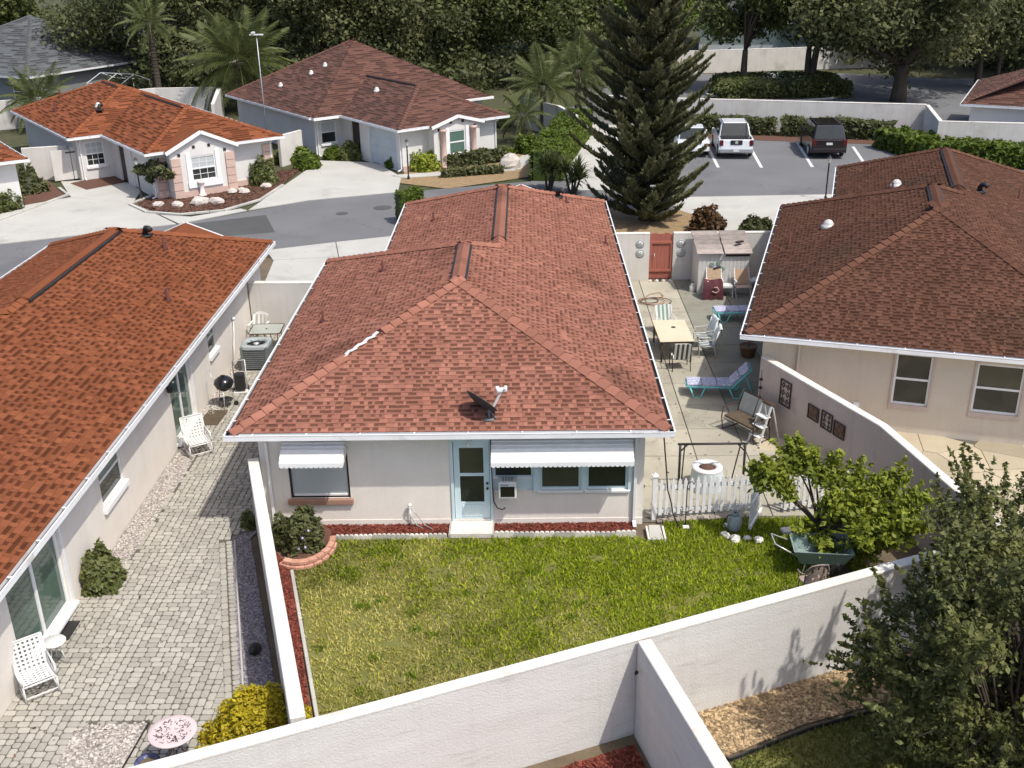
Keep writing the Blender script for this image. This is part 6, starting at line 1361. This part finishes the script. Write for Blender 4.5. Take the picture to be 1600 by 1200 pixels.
def conifer(label, loc, H, Rm):
    random.seed(5); t = thing('conifer_tree', label, 'tree', (loc[0], loc[1], 0)); b = MB(); b.tube([(0,0,-.1),(.05,0,H*.5),(0,0,H)], [.24,.16,.03], 8); b.build('trunk', BARK, t, True)
    P, Tn, tones = [], [], []; br = MB(); z = .25; k = 0
    while z < H-.6:
        q = z/H; Lb = Rm*min(1, .72+q*1.2)*(1-q)**.75*1.25; nb = 7 if q < .7 else 6
        for i in range(nb):
            a = 2*PI*(i+.5*(k % 2))/nb+random.uniform(-.25,.25); L = Lb*random.choice((.55,.8,.92,1.0,1.08))*random.uniform(.88,1.08); rise = .12+.35*q; zj = z+random.uniform(-.22,.22)
            pts = []
            for j in range(7):
                s_ = j/6; rr_ = L*s_; pts.append(np.array([math.cos(a)*rr_, math.sin(a)*rr_, zj+L*(rise*s_*.3+.42*s_**2.4)]))
            br.tube([tuple(p) for p in pts], [.045*(1-j/7)+.01 for j in range(7)], 4)
            m = int(15+L*13)
            for j in range(m):
                s_ = .18+.82*j/(m-1); x = s_*6; i0 = min(5, int(x)); p = pts[i0]+(pts[i0+1]-pts[i0])*(x-i0); d = unit(pts[i0+1]-pts[i0])
                for sg in (-1, 1):
                    side = np.array([-math.sin(a), math.cos(a), 0])*sg; ln = (.16+.62*(1-s_)**.8*min(1,L/2.2))*random.uniform(.6,1.1)
                    dd = unit(d*.75+side*.75+np.array([0,0,.28])); nseg = max(2, int(ln/.09))
                    for w_ in range(nseg): 
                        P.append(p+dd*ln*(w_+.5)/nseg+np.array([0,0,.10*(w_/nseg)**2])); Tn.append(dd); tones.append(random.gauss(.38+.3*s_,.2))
                P.append(p+np.array([0,0,.05])); Tn.append(d); tones.append(random.gauss(.5,.2))
        z += .34+.1*random.random(); k += 1
    br.build('branch_frame', BARK, t); P, Tn = np.array(P), np.array(Tn); tones = np.clip(np.array(tones), 0, 1)
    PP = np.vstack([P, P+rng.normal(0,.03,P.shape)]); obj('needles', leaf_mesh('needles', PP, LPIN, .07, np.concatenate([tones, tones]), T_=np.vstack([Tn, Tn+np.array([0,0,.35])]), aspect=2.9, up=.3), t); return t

conifer('tall dark conifer with tiered upswept branches behind the central house', (5.35,47.2), 15.5, 2.95)
# citrus tree beside the fence, dark tree in the lower right corner
random.seed(2)
t = thing('citrus_tree', 'sunlit yellow-green citrus tree with open crown beside the picket fence', 'tree', (5.95,19.35,0))
cc = np.array([(-.75,.35,1.75),(-.35,.55,1.9),(.05,.35,1.8),(-.1,.7,1.95),(.35,.2,1.75),(.75,.1,1.7),(1.0,-.25,1.6),(.6,-.35,1.35),(1.25,-.6,1.35),(.3,-.2,1.2),(.85,-.9,1.05),(1.4,-.2,1.75),(1.5,-1.0,1.2),(-.1,-.1,.65),(.2,-.35,.55),(1.1,-.6,.7),(1.7,-.7,1.6),(1.2,-.4,1.0),(-1.0,.5,1.5),(-.55,.2,1.45),(.75,-.65,.5)])
crr = np.array([.38,.36,.34,.26,.38,.40,.42,.40,.40,.36,.40,.38,.42,.26,.26,.36,.40,.3,.28,.3,.34])
b = MB(); limb(b, (.3,.05,-.05), (.15,.0,.75), .085, .07, 8)
for q in cc: limb(b, (.15,.0,.72), q, .04, .008, 5, .14)
b.build('trunk', BARK, t, True)
P, d, tn = clumps(cc, crr, 8500, .85, .1); P2, d2 = sprig_pts(cc, crr, (.3,0,.9), 170, .36, 26); P = np.vstack([P, P2]); d = np.vstack([d, d2]); tn = np.concatenate([tn, np.clip(rng.normal(.6,.2,len(P2)),0,1)])
obj('crown', leaf_mesh('crown', P, LCIT, .062, tn, Nrm=d*.6, aspect=1.9), t)
t = thing('myrtle_tree', 'large dark small-leaved tree filling the lower right corner', 'tree', (7.3,12.7,0))
left_ = np.array([(5.3,13.3,2.0),(5.1,13.2,1.6),(5.5,13.4,2.4),(5.6,13.5,2.7),(5.5,13.0,1.2),(5.25,13.5,2.2),(5.75,13.3,3.0),(5.9,13.3,3.4),(6.3,13.6,3.9),(6.6,13.7,4.1),(5.6,13.1,.8),(6.9,14.0,4.2)])-np.array([7.3,12.7,0])
C_ = np.vstack([shell(140, (2.0,1.5,2.25), (-.1,.05,2.15), .3, .2), shell(44, (1.15,1.5,1.0), (.75,2.5,2.9), .2, 1.9), left_]); NS = len(C_)-12
b = MB()
for i in range(4): limb(b, (random.uniform(-.2,.2),random.uniform(-.2,.2),-.05), (random.uniform(-.8,.8),random.uniform(-.8,.8),1.6), .07, .05, 6)
for q in C_[:NS:3]: limb(b, (q[0]*.3,q[1]*.3,1.3), q, .03, .006, 4, .1)
for q in C_[NS:]: limb(b, (q[0]*.5,q[1]*.5,2.2), q, .022, .005, 4, .1)
b.build('trunk', BARK, t, True)
r_ = np.concatenate([rng.uniform(.2,.42,NS), rng.uniform(.16,.3,12)])
P, d, tn = clumps(C_, r_, 58000, .9, .1); P2, d2 = sprig_pts(C_, r_, (.2,.6,1.5), 380, .7, 55); P = np.vstack([P, P2]); d = np.vstack([d, d2]); tn = np.concatenate([tn, np.clip(rng.normal(.45,.2,len(P2)),0,1)])
obj('crown', leaf_mesh('crown', P, LMYR, .046, tn, Nrm=d*.5, aspect=1.8), t)
# shrubs near the houses
shrub('round_shrub', 'rounded dark shrub by the sliding door on the pavers', (-8.85,18.45), (.42,.44,.78), 2600, .055, LMID, bumps=.22)
shrub('golden_shrub', 'dense golden yellow shrub in the wall corner of the paver patio', (-4.52,13.85), (.8,.66,.9), 14000, .035, LYEL, bumps=.18)
shrub('golden_shrub', 'low golden shrub lobe trailing along the wall by the round table', (-5.15,13.05), (.5,.34,.42), 4200, .035, LYEL, bumps=.18)
shrub('planter_shrub', 'dark leafy shrub in the salmon block planter below the left window', (-5.02,19.85), (.5,.42,.82), 2800, .06, LDRK, bumps=.3, z0=.1)
shrub('small_shrub', 'small dark plant tucked behind the angled wall at the house corner', (-6.35,20.75), (.18,.2,.4), 350, .05, LMID)
shrub('round_shrub', 'rounded green shrub against the side wall at the bottom', (2.55,13.2), (.42,.55,.72), 3200, .05, LMID, bumps=.2)
b = MB()
for p in ((-4.85,19.45,.45),(-4.8,19.4,.25),(-4.72,19.5,.6),(-4.95,19.42,.2)): b.ball(p, .028, 6, 4)
tag(b.build('lilac_flowers', FLOWER, kind='stuff'), 'few pale lilac blooms on the planter shrub', 'flowers')
for i, (x, y, s_, lb, m) in enumerate(((-18.35,52.75,.95,'small dark umbrella-shaped tree in the bark bed by the lamp post',LDRK),)):
    tree('small_tree', lb, (x,y), 1.35, (.95,.95,.55), 1500, .12, m, .07, .8, 14, .4, seed=3)
for (x, y, r_, lb, m) in ((-13.9,55.8,(.75,.75,1.35),'clipped dark shrub at the right corner of the gabled house',LMID),(-25.9,54.6,(.9,.9,1.25),'dark rounded shrub beside the white gate on the far left',LDRK),(-26.3,50.9,(1.7,1.5,1.3),'big spreading dark shrub at the far left driveway edge',LMID),
    (-13.5,61.6,(1.0,.8,.9),'fern-like shrub by the wall between the two houses',LHED),(-12.2,59.6,(.7,.7,.9),'white-flecked shrub at the bark bed end',LHED),(-11.2,62.0,(.55,.5,.7),'small shrub under the recessed window of the brown house',LHED),(-10.2,62.0,(.75,.7,1.0),'round shrub beside the entry of the brown house',LMID),
    (-5.6,58.8,(.95,.8,1.0),'bright clipped shrub below the maroon roof corner',LCIT),(-7.3,59.6,(.55,.5,.75),'grassy tuft shrub at the garage corner',LHED),(.2,63.2,(.8,.8,1.1),'pale variegated shrub at the end of the front path',LHED),(-1.2,61.6,(.7,.5,.6),'low hedge-like shrub right of the arched window',LHED),
    (7.9,45.4,(.75,.7,1.05),'rusty brown rounded shrub on the concrete apron',LRED),(10.0,44.6,(.75,.6,.8),'dark dome shrub behind the white wall',LDRK),(-2.0,72.5,(1.2,1.0,.8),'low dark shrub behind the brown house',LDRK)):
    shrub('garden_shrub', lb, (x,y), r_, int(900*r_[0]*r_[2]+700), .10, m, 'garden shrubs', bumps=.2)
hedge('box_hedge', 'clipped square green hedge beyond the central roof corner', [(-5.75,47.2),(-4.75,47.6)], .95, 1.4, 7000, .055, LHED, rough=.03)
hedge('clipped_hedge', 'long clipped bright hedge running up beside the concrete lane', [(1.1,55.5),(1.7,60),(2.8,65.5),(3.5,69)], 1.6, 1.6, 26000, .085, LHED, rough=.04)
hedge('low_hedge', 'low dark hedge in front of the arched window', [(-4.6,59.0),(-1.2,60.9)], .6, .7, 1800, .1, LDRK)
hedge('low_hedge', 'thin low hedge along the front path', [(-4.5,56.7),(-1.2,57.7)], .35, .35, 900, .1, LDRK)
hedge('parking_hedge', 'dark hedge strip behind the white cars', [(10.2,69.4),(14,68.3),(15.8,67.9)], 1.0, .9, 3500, .13, LDRK)
hedge('parking_hedge', 'dark hedge strip behind the dark red car', [(16.2,67.8),(19,67),(22.5,65.7)], 1.2, .95, 4500, .13, LDRK)
hedge('wall_hedge', 'green hedge below the white wall corner on the right', [(21.5,63.6),(22.6,60.2),(27.5,57.3),(34,54.5)], 1.8, 1.0, 9000, .15, LHED)
t = shrub('island_hedge', 'wide oval clipped hedge on the planted island', (19.7,85), (4.9,3.2,1.35), 16000, .13, LMID, cat='hedge', boxy=.8, bumps=.05)
spiky('yucca_plant', 'clump of spiky yuccas at the near end of the long hedge', (1.15,53.4), 1.2, 420, LPAL, .045, cat='yucca', trunk=1.5)
spiky('yucca_plant', 'second spiky yucca clump nearer the conifer', (2.35,52.6), 1.0, 300, LPAL, .045, cat='yucca', trunk=1.1)
for (x, y, lb) in ((9.3,44.4,'low spiky plant behind the wall left of the shed'),(10.6,44.2,'low spiky plant row behind the shed roof'),(11.3,44.6,'rightmost low spiky plant behind the wall')): spiky('spiky_plant', lb, (x,y), .55, 70, LDRK, .03)
spiky('lily_clump', 'strappy green clump between the white cars', (10.2,66.4), 1.0, 220, LPAL, .04)
# palms
palm('date_palm', 'large feathery date palm behind the gabled house roof', (-20.9,80.5), 3.4, 4.6, 64, .45, seed=4, nleaf=26)
palm('date_palm', 'smaller palm left of the orange roof by the grey house', (-33,73.5), 1.9, 3.0, 36, .3, seed=5)
palm('palm_tree', 'arching palm beside the lanai wing', (1.2,69.8), 2.9, 3.0, 30, .18, seed=7)
palm('palm_tree', 'arching palm left of the conifer above the long hedge', (3.6,73.5), 3.4, 3.2, 30, .18, seed=8)
palm('palm_tree', 'small palm at the corner of the brown house', (-.1,66.2), 1.7, 2.0, 24, .13, seed=9)
palm('palm_tree', 'tall palm trunk standing before the oaks at far left', (-27.6,82), 6.2, 2.6, 26, .2, seed=10)
palm('palm_tree', 'slim palm at the far right beyond the drive', (40,93), 3.2, 2.6, 24, .16, seed=12)
palm('palm_tree', 'palm at the right edge of the far drive', (43.5,92), 4.4, 2.8, 24, .16, lean=(.8,0), seed=13)
# oaks and background trees
OK = 'trees closing the background'
i = 0
for (x, y, zc, R3, n, lb, m) in (
    (-30.5,90,6.2,(6.2,4.5,4.6),7500,'dark oak behind the grey houses at far left',LOAK),(-24,95,6.4,(5.5,4.5,5.0),7000,'dark oak right of the tall palm trunk',LOAK),(-16,92,6.6,(5.6,4.5,5.0),7500,'dark oak above the peak of the maroon roof',LOAK),
    (-9.3,94,6.2,(5.4,4.5,5.2),7500,'dark oak behind the ridge of the brown house',LOAK),(-3.5,97,6.4,(5.2,4.5,5.2),7000,'oak behind the palms above the lanai',LMID),(2.5,92,5.8,(5.0,4.2,5.0),7000,'leafy mid-green tree left of the conifer',LMID),
    (8.4,93,5.6,(3.6,3.4,4.6),6000,'leafy green tree just right of the conifer',LHED),(27.6,80.5,7.4,(6.4,4.8,4.9),11000,'broad dark oak with a thick leaning trunk on the far road',LOAK),(22.5,86,7.4,(4.6,4.0,4.2),7500,'oak rising from the oval planted island',LOAK),
    (17.2,86,7.6,(3.9,3.4,4.0),6000,'lighter tree with thin trunks on the island left side',LMID),(36,87,7.6,(6.5,5,4.6),8000,'dark oak overhanging the far right drive',LOAK),(45,96,7.4,(7,5,5.5),7500,'dark oak in the top right corner',LDRK),(32,103,6.5,(6.0,4.5,5.2),6500,'oak beyond the far wall behind the broad oak',LOAK),
    (-40,120,6,(7,5,5.4),5500,'distant tree row member behind the grey roofs',LOAK),(-27,118,6,(8,5,6),5500,'distant dark tree left of centre',LDRK),(-12,120,6,(9,5,6.5),6000,'distant dark tree behind the brown house oaks',LDRK),(3,118,6,(8,5,6.5),5500,'distant tree behind the conifer',LDRK),(24,122,6,(8,5,6),5500,'distant tree right of the pale house',LDRK),(-55,112,6,(7,5,5),5000,'distant tree at the far left edge',LMID),
    (11.5,104,5,(3.8,3.2,4.2),4200,'bright leafy tree at the edge of the far lawn',LHED),(52,112,7,(9,6,6),5000,'distant tree at the far right edge',LDRK)):
    i += 1; big = y < 82
    tree('oak_tree' if m in (LOAK, LDRK) else 'leafy_tree', lb, (x,y), zc, R3, int(n*3), .165 if y < 100 else .24, m, .55 if big else .28, 2.6 if big else 3.2, 30, .36, OK, seed=i, zmin=2.6 if big else 3.3 if 16 < x < 24 and y < 90 else 2.2, forks=1 if big or i % 3 else 3, inner=.25)

# dark understory closing the gaps under the background trees
cs = np.vstack([np.stack([np.linspace(-46,10,40)+rng.normal(0,.6,40), 88+rng.normal(0,1.5,40)+4*np.sin(np.linspace(0,9,40)), rng.uniform(.6,1.6,40)], -1), np.stack([np.linspace(-60,60,60)+rng.normal(0,.6,60), 112+rng.normal(0,2,60), rng.uniform(1,3.5,60)], -1), np.stack([np.linspace(30,62,18)+rng.normal(0,.6,18), 100+rng.normal(0,2,18), rng.uniform(.8,2.2,18)], -1)])
cs = cs[~((cs[:,0] > 8) & (cs[:,0] < 26) & (cs[:,1] > 105))]
P, d, tn = clumps(cs, rng.uniform(1.3,2.4,len(cs)), 52000, .9, .4); P[:, 2] = np.abs(P[:, 2])
tag(obj('understory', leaf_mesh('understory', P, LDRK, .2, tn, Nrm=d*.6), None, 'stuff'), 'dark mass of undergrowth below the background trees', 'undergrowth')
